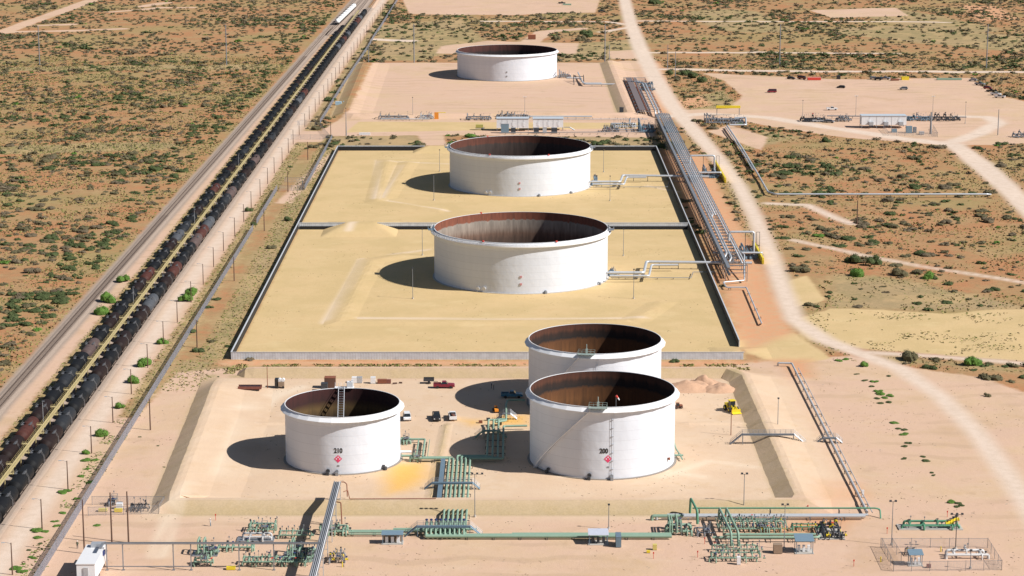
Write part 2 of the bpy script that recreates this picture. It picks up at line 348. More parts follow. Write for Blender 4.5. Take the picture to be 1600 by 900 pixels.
    sandc = mix(math_('MULTIPLY', sstep(noise(.9, 8, .75), .6, .72), .4), sandc, (.66, .50, .38))
    sandc = mix(math_('MULTIPLY', sstep(noise(.13, 8, .7), .57, .66), .35), sandc, (.42, .29, .195))
    tanc = mix(sstep(mid, .35, .65), (.55, .405, .205), (.60, .44, .235)); tanc = mix(math_('MULTIPLY', sstep(streak, .54, .68), .45), tanc, (.64, .49, .27))
    tanc = mix(math_('MULTIPLY', sstep(noise(.35, 5, .7, sc=(1, .3, 1)), .56, .7), .25), tanc, (.45, .33, .17))
    redc = mix(sstep(sm, .4, .65), (.60, .31, .17), (.55, .34, .20))
    roadc = mix(sstep(sm, .38, .66), (.69, .555, .45), (.62, .49, .385))
    grs = mix(sstep(m2, .42, .6), (.37, .275, .14), (.29, .235, .115)); grs = mix(math_('MULTIPLY', sstep(m3, .5, .62), .6), grs, (.19, .17, .08)); grs = mix(math_('MULTIPLY', sstep(big, .45, .6), .5), grs, (.42, .29, .17)); grs = mix(math_('MULTIPLY', sstep(mid, .5, .6), .55), grs, (.47, .33, .17))
    bal = mix(sstep(tiny, .4, .6), (.42, .335, .27), (.31, .24, .195))
    c, _ = layer(c, 'grass', grs, 3.2, 5); c, _ = layer(c, 'red', redc, 2.5, 4)
    c, _ = layer(c, 'sand', sandc, 1., 2.6); yardc = mix(sstep(mid, .38, .62), (.615, .45, .315), (.635, .48, .345)); yardc = mix(math_('MULTIPLY', sstep(noise(.07, 7, .7), .5, .64), .4), yardc, (.56, .39, .25)); yardc = mix(math_('MULTIPLY', sstep(fine, .58, .75), .25), yardc, (.45, .33, .21)); c, _ = layer(c, 'yard', yardc, 3.5, 3); c, _ = layer(c, 'tan', tanc, .9, 1.2)
    g2 = N.new('ShaderNodeAttribute'); g2.attribute_name = 'z_grass'
    c, _ = layer(c, 'redtop', redc, 3.5, 3); c, _ = layer(c, 'grasstop', grs, 3.2, 5)
    c, _ = layer(c, 'slope', mix(sstep(fine, .4, .65), (.46, .35, .205), (.40, .305, .175)), 1.2, .8); c, _ = layer(c, 'yellow', (.72, .42, .12), 4, 2); c, _ = layer(c, 'ballast', bal, 1., 1.); c, _ = layer(c, 'road', roadc, 2.2, .5); c, _ = layer(c, 'track', (.70, .56, .42), 1.7, .6)
    L.new(c, b.inputs['Base Color'])
    bp = N.new('ShaderNodeBump'); bp.inputs['Strength'].default_value = .5; bp.inputs['Distance'].default_value = .25
    L.new(math_('ADD', sm, math_('MULTIPLY', fine, .3)), bp.inputs['Height']); L.new(bp.outputs[0], b.inputs['Normal'])
    return m
M_ground = ground_mat()
Z['redtop'] = [Z['red'][i] for i in (0, 2, 3, 4, 5)]
L_ = PG([(573, 98), (540, 182)]); L2 = PG([(952, 98), (985, 181)])
Z['yard'] = [('p', R_(-86, 511, 80, 632)), ('p', R_(-86, 500, 66, 512))]
Z['track'] = [('l', PG([(238, 870), (262, 800), (300, 765), (340, 730), (365, 705)]), 1.7), ('l', PG([(256, 870), (276, 800), (312, 765), (350, 731)]), 1.5), ('l', PG([(365, 703), (385, 660), (430, 620), (470, 605)]), 4), ('l', PG([(345, 650), (380, 640), (440, 610)]), 3),
    ('l', PG([(880, 744), (1000, 730), (1100, 745)]), 2), ('l', PG([(560, 497), (800, 499), (1010, 497)]), 2.2), ('l', PG([(508, 505), (548, 440), (566, 405)]), 2.4), ('l', PG([(610, 398), (670, 390)]), 1.6), ('l', PG([(592, 250), (584, 312)]), 2), ('l', PG([(626, 258), (596, 312), (700, 330)]), 1.6), ('l', PG([(600, 252), (700, 256)]), 1.6), ('l', PG([(545, 365), (556, 352)]), 2.5),
    ('l', PG([(1060, 300), (1010, 290)]), 1.5), ('l', PG([(1035, 745), (1110, 720), (1180, 730)]), 1.6)]
Z['slope'] = [('l', [(L_[0][0]-5, L_[0][1]), (L_[1][0]-5, L_[1][1])], 6), ('l', [(L2[0][0]-4, L2[0][1]), (L2[1][0]-5, L2[1][1])], 5)]+ [('p', R_(-82, 503.4, 73, 508.9)), ('l', [(-87.6, 636), (-86, 590), (-83.6, 512)], 4), ('l', [(64.4, 632), (64.5, 585), (65, 514)], 4), ('p', R_(-82, 633.2, 66, 637)), ('l', [(-17.5, 584), (-19.3, 516)], 1.2)]
Z['yellow'] = [('p', PG([(612, 725), (665, 722), (668, 745), (640, 765), (605, 772), (600, 745)])), ('p', PG([(775, 650), (826, 648), (826, 664), (770, 664)])), ('p', PG([(755, 658), (720, 655), (740, 664)]))]
Z['grasstop'] = [('l', PG([(360, 577), (820, 575)]), 3)]
def put_zones(me, x, y):
    A = zones(x, y)
    for k, d in A.items():
        at = me.attributes.new('z_'+k, 'FLOAT', 'POINT'); at.data.foreach_set('value', np.clip(d/8+.5, 0, 1).astype(np.float32))
    return A
def axis(segs):
    out = []
    for a, b, s in segs: out += list(np.arange(a, b, s))
    return np.array(out+[segs[-1][1]], float)
gx = axis([(-9000, -1500, 1500), (-1500, -600, 90), (-600, -250, 6), (-250, -150, 3), (-150, 140, 1.7), (140, 260, 3), (260, 620, 6), (620, 1500, 88), (1500, 9000, 1500)])
gy = axis([(-1000, 250, 125), (250, 420, 10), (420, 700, 1.6), (700, 1200, 3), (1200, 2100, 5), (2100, 2700, 25), (2700, 12000, 600), (12000, 30000, 3000)])
X, Y = np.meshgrid(gx, gy); nx, ny = len(gx), len(gy)
ZZ = (vnoise(X, Y, 14, 3)-.5)*.5+(vnoise(X, Y, 4, 5)-.5)*.14
flat = np.maximum(sd_poly(X, Y, R_(-146, 420, 100, 1500)), sd_poly(X, Y, R_(60, 420, 130, 700)))
ZZ *= np.clip(1-(flat+8)/12, .12, 1); ZZ -= .12*(ZZ > 1)
ZZ = np.where(flat > 0, ZZ*.3, ZZ)
def grid_faces(nx, ny):
    i = np.arange(ny-1)[:, None]*nx+np.arange(nx-1)[None]; return np.stack([i, i+1, i+1+nx, i+nx], -1).reshape(-1, 4)
def np_mesh(name, V, F, mats, smooth=False, midx=None):
    me = bpy.data.meshes.new(name); F = np.asarray(F, np.int32); n, k = F.shape
    me.vertices.add(len(V)); me.vertices.foreach_set('co', np.asarray(V, np.float32).ravel())
    me.loops.add(n*k); me.loops.foreach_set('vertex_index', F.ravel()); me.polygons.add(n)
    me.polygons.foreach_set('loop_start', np.arange(0, n*k, k, dtype=np.int32)); me.polygons.foreach_set('loop_total', np.full(n, k, np.int32))
    for q in mats: me.materials.append(q)
    if midx is not None: me.polygons.foreach_set('material_index', np.asarray(midx, np.int32))
    me.update(calc_edges=True)
    if smooth: me.shade_smooth()
    ob = bpy.data.objects.new(name, me); COL.objects.link(ob); return ob
g = np_mesh('ground', np.stack([X.ravel(), Y.ravel(), ZZ.ravel()], 1), grid_faces(nx, ny), [M_ground], True)
put_zones(g.data, X.ravel(), Y.ravel()); tag(g, None, None, kind='structure')
# earth berms: swept trapezoids with the same soil; every point carries (x, y, inner run, outer run); outer is to the right of travel
def berm(pts, crest, h, step=3., z0=-.2):
    P = [np.array(p, float) for p in pts]; C = []
    for a, b in zip(P, P[1:]):
        n = max(1, int(hypot(*(b-a)[:2])/step)); C += [a+(b-a)*i/n for i in range(n)]
    C.append(P[-1]); v = []; m = len(C); K = 7
    for i, p in enumerate(C):
        a = C[max(i-1, 0)]; c = C[min(i+1, m-1)]; d = Vector((*(c-a)[:2], 0)).normalized(); nrm = Vector((d.y, -d.x, 0)); k = 1.
        if 0 < i < m-1:
            e = Vector((*(p-a)[:2], 0)).normalized(); k = 1/max(.6, e.dot(d))
        t = min(1., min(i, m-1-i)*step/(p[2]+.1)+.02); pr = [(-crest/2-p[2], z0), (-crest/2-p[2]*.97, 0), (-crest/2, h), (0, h+.05), (crest/2, h), (crest/2+p[3]*.97, 0), (crest/2+p[3], z0)]
        if p[2] > 6: pr[1] = (-crest/2-p[2]*.42, h*.38)
        if p[3] > 6: pr[5] = (crest/2+p[3]*.42, h*.38)
        for u, z in pr:
            w = (random.random()-.5)*.16; v.append((p[0]+nrm.x*u*k+w, p[1]+nrm.y*u*k+w*.7, z*t+(random.random()-.5)*.07 if z > 0 else z))
    f = [(i*K+j, (i+1)*K+j, (i+1)*K+j+1, i*K+j+1) for i in range(m-1) for j in range(K-1)]
    me = bpy.data.meshes.new('berm'); me.from_pydata(v, [], f); me.materials.append(M_ground); o = bpy.data.objects.new('berm', me); COL.objects.link(o)
    V = np.array(v); put_zones(me, V[:, 0], V[:, 1]); o['kind'] = 'structure'; return o
berm([(-84.2, 634, 16, 4.4), (-82.6, 590, 18, 4.4), (-80.2, 516, 16, 4.4), (-79.6, 509.8, 4, 4.2), (67.8, 509.8, 4, 4.2), (68.2, 514, 4.2, 15), (67.6, 585, 4, 15), (67.2, 630, 3.8, 15), (63, 637.5, 3, 5), (20, 638, 2.8, 3), (-80, 637.5, 2.8, 3)], 2.4, 2.05, 2.5)
berm([(-17.5, 584, 1.6, 1.6), (-19.3, 516, 1.6, 1.6)], .6, .22)
for a_, b_, y_ in ((-78, -30, 0), (44, 64, 0)): berm([(a_, G(800, 662)[1], 1.3, 1.3), (b_, G(800, 662)[1], 1.3, 1.3)], .8, .35)
berm([(*L_[0], 16, 6), (*L_[1], 14, 6), (L_[1][0]+5, L_[1][1]-3, 3, 5), (L2[1][0]-4, L2[1][1]-3, 3, 5), (*L2[1], 5, 14), (G(972, 150)[0], G(972, 150)[1], 5, 14), (*L2[0], 5, 14)], 3, 2, 5)
for pl, hh in (([(1000, 503), (780, 504), (530, 504), (580, 408), (640, 398)], .35), ([(985, 505), (1040, 470)], .3), ([(860, 246), (700, 249), (605, 251), (588, 316), (700, 330)], .4), ([(640, 252), (600, 312)], .35)):
    berm([(*p, 4, 4) for p in PG(pl)], 2.4, hh, 4)
# ------------------------------------------------------------------ containment walls, liners, ramps
def wall(label, p0, p1, h, liner, side, pitch=.4):
    """corrugated wall from p0 to p1; liner = height of the black lining on its inner face (side = +1/-1 along its normal)"""
    a = Vector((*p0, 0)); b = Vector((*p1, 0)); d = (b-a); n_ = Vector((d.y, -d.x, 0)).normalized()*side; L = d.length; d.normalize()
    t = thing('containment_wall', label, 'wall', a)
    m = MB(); k = int(L/pitch)                       # corrugated sheet: zigzag in plan
    for i in range(k):
        c = d*(pitch*(i+.5))-n_*(.0 if i % 2 else .03); m.box(c.x, c.y, h/2, pitch, .22, h, atan2(d.y, d.x))
    m.build('wall_panel', mat('wall_sheet', (.56, .585, .62), .6, .0, var=.3, scale=.6), t)
    c = d*L/2; m = MB().box(c.x, c.y, h+.06, L, .36, .12, atan2(d.y, d.x)); m.build('wall_cap', mat('wall_cap_grey', (.5, .52, .55), .6), t)
    if liner:
        c = d*L/2+n_*.26; MB().box(c.x, c.y, liner/2, L-.6, .1, liner, atan2(d.y, d.x)).build('liner', M_liner, t)
    return t
WX0, WX1, WY0, WYM, WY1 = -84, 69.5, 656, 869.5, 1078
wall('long grey corrugated containment wall facing the camera in front of the tan pads', (WX0, WY0), (WX1, WY0), 2.2, 0, 1)
wall('straight containment wall along the left edge of the tan tank pads', (WX0, WY0+.4), (WX0, WY1-.4), 2.2, 2., 1)
wall('straight containment wall along the right edge of the tan pads beside the pipe rack', (WX1, 672), (WX1, WY1-.4), 2.2, 2.1, -1)
wall('containment wall left of the sand ramp dividing the two tan pads', (WX0+.4, WYM), (G(540, 357)[0], WYM), 2.6, 1.3, 1)
wall('containment wall dividing the two tan pads from the ramp to the pipe rack', (G(590, 357)[0], WYM), (WX1-.4, WYM), 2.6, 1.3, 1)
wall('rear left containment wall with black lining behind the farther tan pad', (WX0, WY1), (G(664, 235)[0], WY1), 2.3, 1.9, 1)
wall('rear right containment wall with black lining behind the farther tan pad', (G(700, 235)[0], WY1), (WX1, WY1), 2.3, 1.9, 1)
def ramp(x0, x1, y, w, ln, h):
    m = MB(); nx_, ny_ = 28, 24; xs = np.linspace(x0-w, x1+w, nx_); ys = np.linspace(y-ln, y+ln, ny_); V = []
    for b in ys:
        for a in xs:
            f = min(1, max(0, min(a-(x0-w), x1+w-a)/w)); gq = min(1, max(0, 1.15-abs(b-y)/ln*1.15)); V.append((a, b, -.1+(h+.1)*min(f, gq)**.9+(random.random()-.5)*.06))
    o = np_mesh('berm', np.array(V), grid_faces(nx_, ny_), [M_ground], False); V = np.array(V); put_zones(o.data, V[:, 0], V[:, 1]); o['kind'] = 'structure'
ramp(G(541, 357)[0], G(588, 357)[0], WYM, 9, 17, 2.62); ramp(G(668, 235)[0], G(697, 235)[0], WY1, 7, 10, 2.4)
ramp(WX1-2, WX1+1, 664, 8, 8, 1.1)
# ------------------------------------------------------------------ storage tanks
def ray_cyl(px, py, cx, cy, R):
    a, b, c = ray(px, py); A = a*a+b*b; B = -2*(a*cx+b*cy); C = cx*cx+cy*cy-R*R
    t = (-B-sqrt(max(0, B*B-4*A*C)))/(2*A); return atan2(b*t-cy, a*t-cx), CAMH+c*t     # angle, height
def text_mesh(s, size):
    cu = bpy.data.curves.new('t', 'FONT'); cu.body = s; cu.size = size; cu.align_x = 'CENTER'; cu.align_y = 'CENTER'; cu.extrude = .015; cu.offset = .035*size
    o = bpy.data.objects.new('t', cu); COL.objects.link(o); dg = bpy.context.evaluated_depsgraph_get(); dg.update()
    me = bpy.data.meshes.new_from_object(o.evaluated_get(dg)); bpy.data.objects.remove(o)
    V = [tuple(v.co) for v in me.vertices]; F = [tuple(p.vertices) for p in me.polygons]; bpy.data.meshes.remove(me); return V, F
def on_cyl(V, R, ang, z):   # flat design (x right, y up, z out) bent round the shell
    return [((R+v[2])*cos(ang+v[0]/R), (R+v[2])*sin(ang+v[0]/R), z+v[1]) for v in V]
def tank(label, cx, cy, R, h, z0=0., cone=True, bands=None, name='', deck=.15):
    t = thing('storage_tank', label, 'storage tank', (cx, cy, z0)); NS = 144
    m = MB(); m.lathe([(R, 0), (R, h)], n=NS)
    m.build('shell', M_tank, t, smooth=True)
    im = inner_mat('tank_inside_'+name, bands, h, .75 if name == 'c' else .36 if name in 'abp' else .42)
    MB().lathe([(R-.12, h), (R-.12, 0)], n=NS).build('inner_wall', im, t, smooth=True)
    MB().lathe([(R-.14, h-.02), (R+.06, h-.02), (R+.06, h+.1), (R-.14, h+.1)], n=NS, close=True).build('top_rim', M_white, t)
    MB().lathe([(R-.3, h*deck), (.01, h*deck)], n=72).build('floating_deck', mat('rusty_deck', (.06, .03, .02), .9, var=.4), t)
    MB().lathe([(R+.02, .0), (R+.6, .0), (R+.6, .16), (R+.02, .2)], n=96).build('base_ring', M_conc if not cone else mat('stained_ring', (.25, .22, .19), .8), t)
    if cone:                                          # flared wind girder of straight plates
        N_ = 30 if R < 20 else 60; w = 1.15 if R < 20 else 1.1; m = MB(); m.lathe([(R+.01, h-.1), (R+w, h-1.0), (R+w, h-1.12), (R+.01, h-1.0)], n=N_)
        m.build('wind_girder', M_white, t, label='faceted white flared girder below the rim')
    else:                                             # flat walkway girder with a kerb
        m = MB(); m.lathe([(R+.01, h-.35), (R+.5, h-.4), (R+.5, h-1.1), (R+1.15, h-1.1), (R+1.15, h-.85), (R+1.22, h-.85), (R+1.22, h-1.3), (R+.01, h-1.22)], n=NS)
        m.build('wind_girder', M_white, t)
        m = MB(); a0, a1 = radians(170), radians(262)
        for i in range(34):
            a = a0+(a1-a0)*i/33; m.cyl(((R+1.15)*cos(a), (R+1.15)*sin(a), h-1.1), ((R+1.15)*cos(a), (R+1.15)*sin(a), h), .045, n=5)
        for dz in (0, -.5):
            m.sweep([((R+1.15)*cos(a0+(a1-a0)*i/40), (R+1.15)*sin(a0+(a1-a0)*i/40), h+dz) for i in range(41)], [.04]*41, 5)
        m.build('handrail', M_white, t)
        for sgn, ang in ((1, radians(-6)), (-1, radians(186))):
            m = MB(); m.box((R+.9)*cos(ang), (R+.9)*sin(ang), h-.2, 2.6, 3.6, .12, ang)
            for q in (-1.7, 0, 1.7): m.cyl(((R+2.1)*cos(ang)-q*sin(ang), (R+2.1)*sin(ang)+q*cos(ang), h-.2), ((R+2.1)*cos(ang)-q*sin(ang), (R+2.1)*sin(ang)+q*cos(ang), h+1), .05, n=5)
            m.box((R+.2)*cos(ang), (R+.2)*sin(ang), h+.6, .5, .5, 1.4, ang); m.build('gauge_platform', M_steel if sgn > 0 else M_bluegrey, t)
        for deg_ in (118, 245, 293):
            a = radians(deg_); MB().box((R+.1)*cos(a), (R+.1)*sin(a), h+.25, .5, .6, .5, a).build('foam_chamber', M_red, t)
    return t
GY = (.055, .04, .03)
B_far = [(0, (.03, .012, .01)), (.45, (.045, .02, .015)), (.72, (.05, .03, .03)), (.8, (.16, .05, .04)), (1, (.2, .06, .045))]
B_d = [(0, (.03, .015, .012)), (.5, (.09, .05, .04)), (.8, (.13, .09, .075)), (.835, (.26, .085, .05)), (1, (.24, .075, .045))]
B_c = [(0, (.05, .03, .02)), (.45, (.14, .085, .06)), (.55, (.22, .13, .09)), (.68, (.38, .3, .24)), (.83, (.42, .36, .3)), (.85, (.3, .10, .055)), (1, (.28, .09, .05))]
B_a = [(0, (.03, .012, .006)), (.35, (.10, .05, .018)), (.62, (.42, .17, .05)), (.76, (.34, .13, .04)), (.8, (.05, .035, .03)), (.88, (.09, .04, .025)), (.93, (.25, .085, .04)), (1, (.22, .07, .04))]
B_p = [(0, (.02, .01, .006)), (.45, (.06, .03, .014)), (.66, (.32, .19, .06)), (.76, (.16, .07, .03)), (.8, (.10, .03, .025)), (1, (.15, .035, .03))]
TA = (22.8, 550.7, 18.3, 18.3); TB = (22.9, 605.8, 18.3, 18.3); TP = (-42.8, 551.1, 14.5, 14.6); TC = (3.15, 779.5, 30.5, 17.5); TD = (3.5, 976.1, 30.7, 17.4); TE = (-3.0, 1390, 30.7, 16.0)
tA = tank('open white storage tank numbered 200 with a diagonal stair, nearest on the right', *TA, bands=B_a, name='a')
tB = tank('open white storage tank standing directly behind tank 200', *TB, bands=B_a, name='b')
tP = tank('smaller open white storage tank numbered 210 at lower left', *TP, bands=B_p, name='p')
tC = tank('widest white storage tank with streaked rusty inside on the nearer tan pad', *TC, cone=False, bands=B_c, name='c')
tD = tank('wide white storage tank with brown inside on the farther walled tan pad', *TD, cone=False, bands=B_d, name='d')
tE = tank('farthest white storage tank alone on a pink sand pad near the top', *TE, z0=0, cone=True, bands=B_far, name='e')
def sign_parts(t, T, num, npx, dpx, spx):
    cx, cy, R, h = T; V, F = text_mesh(num, 1.7); a, z = ray_cyl(*npx, cx, cy, R)
    m = MB(); m.v = on_cyl([(v[0]*.82, v[1], v[2]) for v in V], R+.04, a, z); m.f = F; m.build('tank_number', M_black, t)
    a, z = ray_cyl(*dpx, cx, cy, R); s = 1.0; pink = mat('placard_red', (.75, .05, .16), .5); wh = M_white
    def dia(c, r, w): return [(c[0], c[1]-r, w), (c[0]+r, c[1], w), (c[0], c[1]+r, w), (c[0]-r, c[1], w)]
    m = MB(); m.v = on_cyl(dia((0, 0), s, .05), R, a, z); m.f = [(0, 1, 2, 3)]; pl = m.build('hazard_placard', pink, t)
    m = MB(); k = 0
    for ox, oy in ((0, .43), (-.43, 0), (.43, 0)):
        m.v += on_cyl(dia((ox, oy), .22, .07), R, a, z); m.f.append((k, k+1, k+2, k+3)); k += 4
    m.build('placard_marks', wh, pl)
    a, z = ray_cyl(*spx, cx, cy, R); m = MB(); m.v = on_cyl([(-.3, -.2, .05), (.3, -.2, .05), (.3, .2, .05), (-.3, .2, .05)], R, a, z); m.f = [(0, 1, 2, 3)]; m.build('small_plate', M_steel, t)
sign_parts(tA, TA, '200', (943.5, 705), (950, 717), (950, 730)); sign_parts(tP, TP, '210', (528.5, 704.5), (528.3, 717), (528.5, 728))
def stair(t, T, p0, p1):
    cx, cy, R, h = T; a0, _ = ray_cyl(*p0, cx, cy, R+.6); a1, _ = ray_cyl(*p1, cx, cy, R+.6); n = 44; zt = h-1.0
    m = MB(); r = MB(); e0 = []; e1 = []
    for i in range(n+1):
        f = i/n; a = a0+(a1-a0)*f; z = .2+zt*f
        if i < n: m.box((R+.55)*cos(a), (R+.55)*sin(a), z, .95, .34, .05, a)
        e0.append(((R+1.02)*cos(a), (R+1.02)*sin(a), z)); e1.append(((R+.1)*cos(a), (R+.1)*sin(a), z))
        if i % 4 == 0: r.cyl(e0[-1], (e0[-1][0], e0[-1][1], z+1.05), .03, n=5)
    m.sweep(e0, [.12]*(n+1), 4); m.sweep(e1, [.1]*(n+1), 4); m.build('stair_flight', M_white, t, label='diagonal stair curving up the left front of the shell')
    for dz in (1.05, .55): r.sweep([(x, y, z+dz) for x, y, z in e0], [.03]*(n+1), 5)
    r.build('handrail', M_white, t)
    m = MB(); c, s = cos(a1+.1), sin(a1+.1); m.box((R+.4)*c, (R+.4)*s, h+.05, 2.2, 4.6, .1, a1+.1)
    for q in (-2.2, -1.1, 0, 1.1, 2.2):
        for rr in (R-.6, R+1.4):
            x, y = rr*c-q*s, rr*s+q*c; m.cyl((x, y, h), (x, y, h+1.1), .04, n=5)
    for rr in (R-.6, R+1.4):
        for dz in (.55, 1.1): m.cyl((rr*c+2.2*s, rr*s-2.2*c, h+dz), (rr*c-2.2*s, rr*s+2.2*c, h+dz), .035, n=5)
    m.cyl(((R-.3)*c, (R-.3)*s, h), ((R-.3)*c, (R-.3)*s, h+2.6), .12, n=6); m.box((R-.3)*c, (R-.3)*s, h+.7, .6, .6, 1.2, 0)
    m.build('gauge_platform', mat('pale_green_grating', (.3, .36, .33), .6), t)
stair(tA, TA, (836, 742), (922, 652)); stair(tB, TB, (838, 625), (905, 560))
def ladder(t, T, px, py):
    cx, cy, R, h = T; a, _ = ray_cyl(px, py, cx, cy, R); m = MB()
    for q in (-.22, .22):
        m.cyl(((R+.25)*cos(a)-q*sin(a), (R+.25)*sin(a)+q*cos(a), .1), ((R+.25)*cos(a)-q*sin(a), (R+.25)*sin(a)+q*cos(a), h-.6), .03, n=5)
    for i in range(9): m.box((R+.12)*cos(a), (R+.12)*sin(a), .6+i*(h-1.6)/8, .3, .55, .08, a)
    m.build('gauge_pipe', M_silver, t)
ladder(tA, TA, 957, 700); ladder(tB, TB, 933, 575)
def nozzles(t, T, l):
    cx, cy, R, h = T
    for px, r, z, mm in l:
        a, _ = ray_cyl(px, 0.0, cx, cy, R) if False else (0, 0)
        dx = (px-800)/FPX; # angle from the picture column at ground level
        best = min((abs(800+FPX*(cx+R*cos(q))/(((cy+R*sin(q))*cos(PITCH)+CAMH*sin(PITCH)))-px), q) for q in np.linspace(-pi, 0, 721))[1]
        m = MB(); c, s = cos(best), sin(best)
        m.cyl((R*c, R*s, z), ((R+.5)*c, (R+.5)*s, z), r, n=12); m.cyl(((R+.42)*c, (R+.42)*s, z), ((R+.55)*c, (R+.55)*s, z), r*1.3, n=12)
        if mm is not M_white and z < 1.5: m.box((R+.82)*c, (R+.82)*s, .45, .7, .7, .9, best)
        m.build('manway', mm, t)
nozzles(tA, TA, [(921, .42, 1.1, M_dark), (955, .35, 1.0, M_steel), (1043, .3, 2.6, M_rust), (858, .3, 1, M_dark)]); nozzles(tP, TP, [(513, .4, 1, M_dark), (527, .3, 1, M_steel), (598, .25, 1, M_dark)])
nozzles(tC, TC, [(748, .5, 1.2, M_white), (757, .5, 1.4, M_white), (852, .3, .8, M_steel), (934, .2, .9, M_steel)]); nozzles(tD, TD, [(760, .5, 1.2, M_white), (766, .5, 1.4, M_white), (842, .3, .8, M_steel), (891, .2, .8, M_steel)])
for t, T, pts in ((tC, TC, [(814, 432.5), (814, 444)]), (tD, TD, [(812, 286), (812, 295)]), (tE, TE, [(792, 112.5), (792, 119)])):
    for q, p in enumerate(pts):
        a, z = ray_cyl(*p, *T[:3]); MB().box((T[2]+.1)*cos(a), (T[2]+.1)*sin(a), z, .25, .7, .7, a).build('red_plate' if t is not tE else 'dark_plate', mat('faded_red', (.55, .25, .25), .6) if t is not tE else M_steel, t)
# rolling ladder inside the small tank, white box on its rim
a_ = radians(93); R = TP[2]; m = MB(); x0, y0, x1, y1 = -1.3, R-.3, -.9, 1.0
for q in (-.75, .75): m.cyl((x0+q, y0, TP[3]+.4), (x1+q, y1, 2.6), .1, n=6)
for i in range(26): f = i/25; m.box(x0+(x1-x0)*f, y0+(y1-y0)*f, TP[3]+.4-(TP[3]-2.2)*f, 1.5, .3, .06)
for q in (-.75, .75): m.cyl((x0+q, y0, TP[3]+1.4), (x1+q, y1, 3.6), .05, n=5)
m.build('rolling_ladder', M_steel, tP)
m = MB(); m.box(-.6, R+.3, TP[3]+.1, 5, 1.8, .1); m.box(.9, R+.3, TP[3]+.9, 1.5, 1.3, 1.6); m.box(1.5, R+.2, TP[3]+1.8, .5, .5, .8)
for q in (-3, -1.5, 0, 1.8): m.cyl((q, R+1.1, TP[3]), (q, R+1.1, TP[3]+1.2), .05, n=5)
m.build('gauge_platform', M_white, tP)
# windsock on tank 200
g_ = G3(964, 628, 19); t = thing('windsock', 'small red and white windsock above the mouth of tank 200', 'windsock', (tA.location.x+2.6, tA.location.y-17.6, 18.35))
MB().cyl((0, 0, 0), (0, 0, 2.9), .05, n=6).build('pole', M_steel, t)
MB().cyl((0, 0, 2.8), (.45, .1, 2.2), .28, .2, n=10).build('sock', M_red, t); MB().cyl((.45, .1, 2.2), (.8, .2, 1.6), .2, .12, n=10).build('sock', M_white, t)
# ------------------------------------------------------------------ railway
def track(label, pts, y0, y1, ties=True):
    t = thing('railway_track', label, 'railway track', (pts[0][0], y0, 0))
    xs = lambda y: float(np.interp(y, [p[1] for p in pts], [p[0] for p in pts]))
    N_ = max(2, int((y1-y0)/40)); ys = np.linspace(y0, y1, N_)
    for s in (-.76, .76):
        m = MB()
        for a, b in zip(ys, ys[1:]):
            k = len(m.v); xa, xb = xs(a)+s, xs(b)+s
            for (x, y) in ((xa, a), (xb, b)):
                for u, z in ((-.07, .3), (-.05, .5), (.05, .5), (.07, .3)): m.v.append((x+u, y, z))
            m.f += [(k+i, k+4+i, k+5+i, k+1+i) for i in range(3)]
        m.build('rail', M_rail, t, world=True)
    if ties:
        m = MB(); y = y0
        while y < min(y1, 1500): m.box(xs(y)+(random.random()-.5)*.15, y, .22, 2.7, .26, .2); y += .62 if y < 900 else 1.2
        o = m.build('sleeper', M_tie, t, world=True); o['kind'] = 'stuff'
    v = []; f = []; prof = [(-2.9, -.05), (-1.7, .24), (1.7, .24), (2.9, -.05)]
    ys = np.arange(y0, y1+5, 6)
    for i, y in enumerate(ys):
        for u, z in prof: v.append((xs(y)+u+(random.random()-.5)*.25, y, z))
        if i: k = (i-1)*4; f += [(k+j, k+j+4, k+j+5, k+j+1) for j in range(3)]
    o = MB(); o.v = v; o.f = f; o = o.build('ballast', M_ground); V = np.array(v); put_zones(o.data, V[:, 0], V[:, 1]); o['kind'] = 'structure'
RX, LX = -118.4, -126.2
track('empty main line track left of the parked tank cars', [(-141.6, 380), (-141.6, 604), (-135.1, 1953), (-131, 2400)], 380, 2400)
track('siding track under the right-hand line of black tank cars', [(RX, 300), (RX, 1500), (RX+1.2, 1900), (-120, 2300)], 400, 2300, False)
track('siding track under the left-hand line of black tank cars', [(LX, 300), (LX, 1400), (LX+1.5, 1750), (-124, 2300)], 400, 2300, False)
track('siding track under the white tank cars near the main line', [(-134.5, 1640), (-130, 1860), (-126, 2300)], 1640, 2300, False)
def car_mats():
    D = {}
    for n, c, v in (('black', (.010, .0105, .012), .3), ('brown_black', (.02, .012, .011), .45), ('charcoal', (.024, .026, .03), .3), ('slate', (.075, .08, .09), .35), ('rust_brown', (.075, .028, .022), .5), ('rust_grey', (.10, .07, .065), .5), ('white', (.72, .72, .72), .12)):
        D[n] = mat('tank_car_'+n, c, .62, var=v, scale=.9, spec=.16)
    return D
CM = car_mats(); CW = {'black': 'glossy black', 'brown_black': 'brownish black', 'charcoal': 'charcoal', 'slate': 'slate grey', 'rust_brown': 'rusty brown', 'rust_grey': 'rust-streaked grey', 'white': 'white'}
def car_shell(lod):
    m = MB(); r, hl = 1.85, 8.35; n = 20 if lod else 12
    prof = [(0, .02), (.25, .75), (.6, 1.2), (1.1, r-.06), (1.5, r), (7, r), (7.02, r+.02), (7.2, r+.02)] if lod else [(0, .4), (.6, 1.2), (1.3, r)]
    pr = [(-hl+a, b) for a, b in prof]; pr += [(-a, b) for a, b in pr[::-1]]
    m.sweep([(0, a, 2.95) for a, b in pr], [b for a, b in pr], n); return m
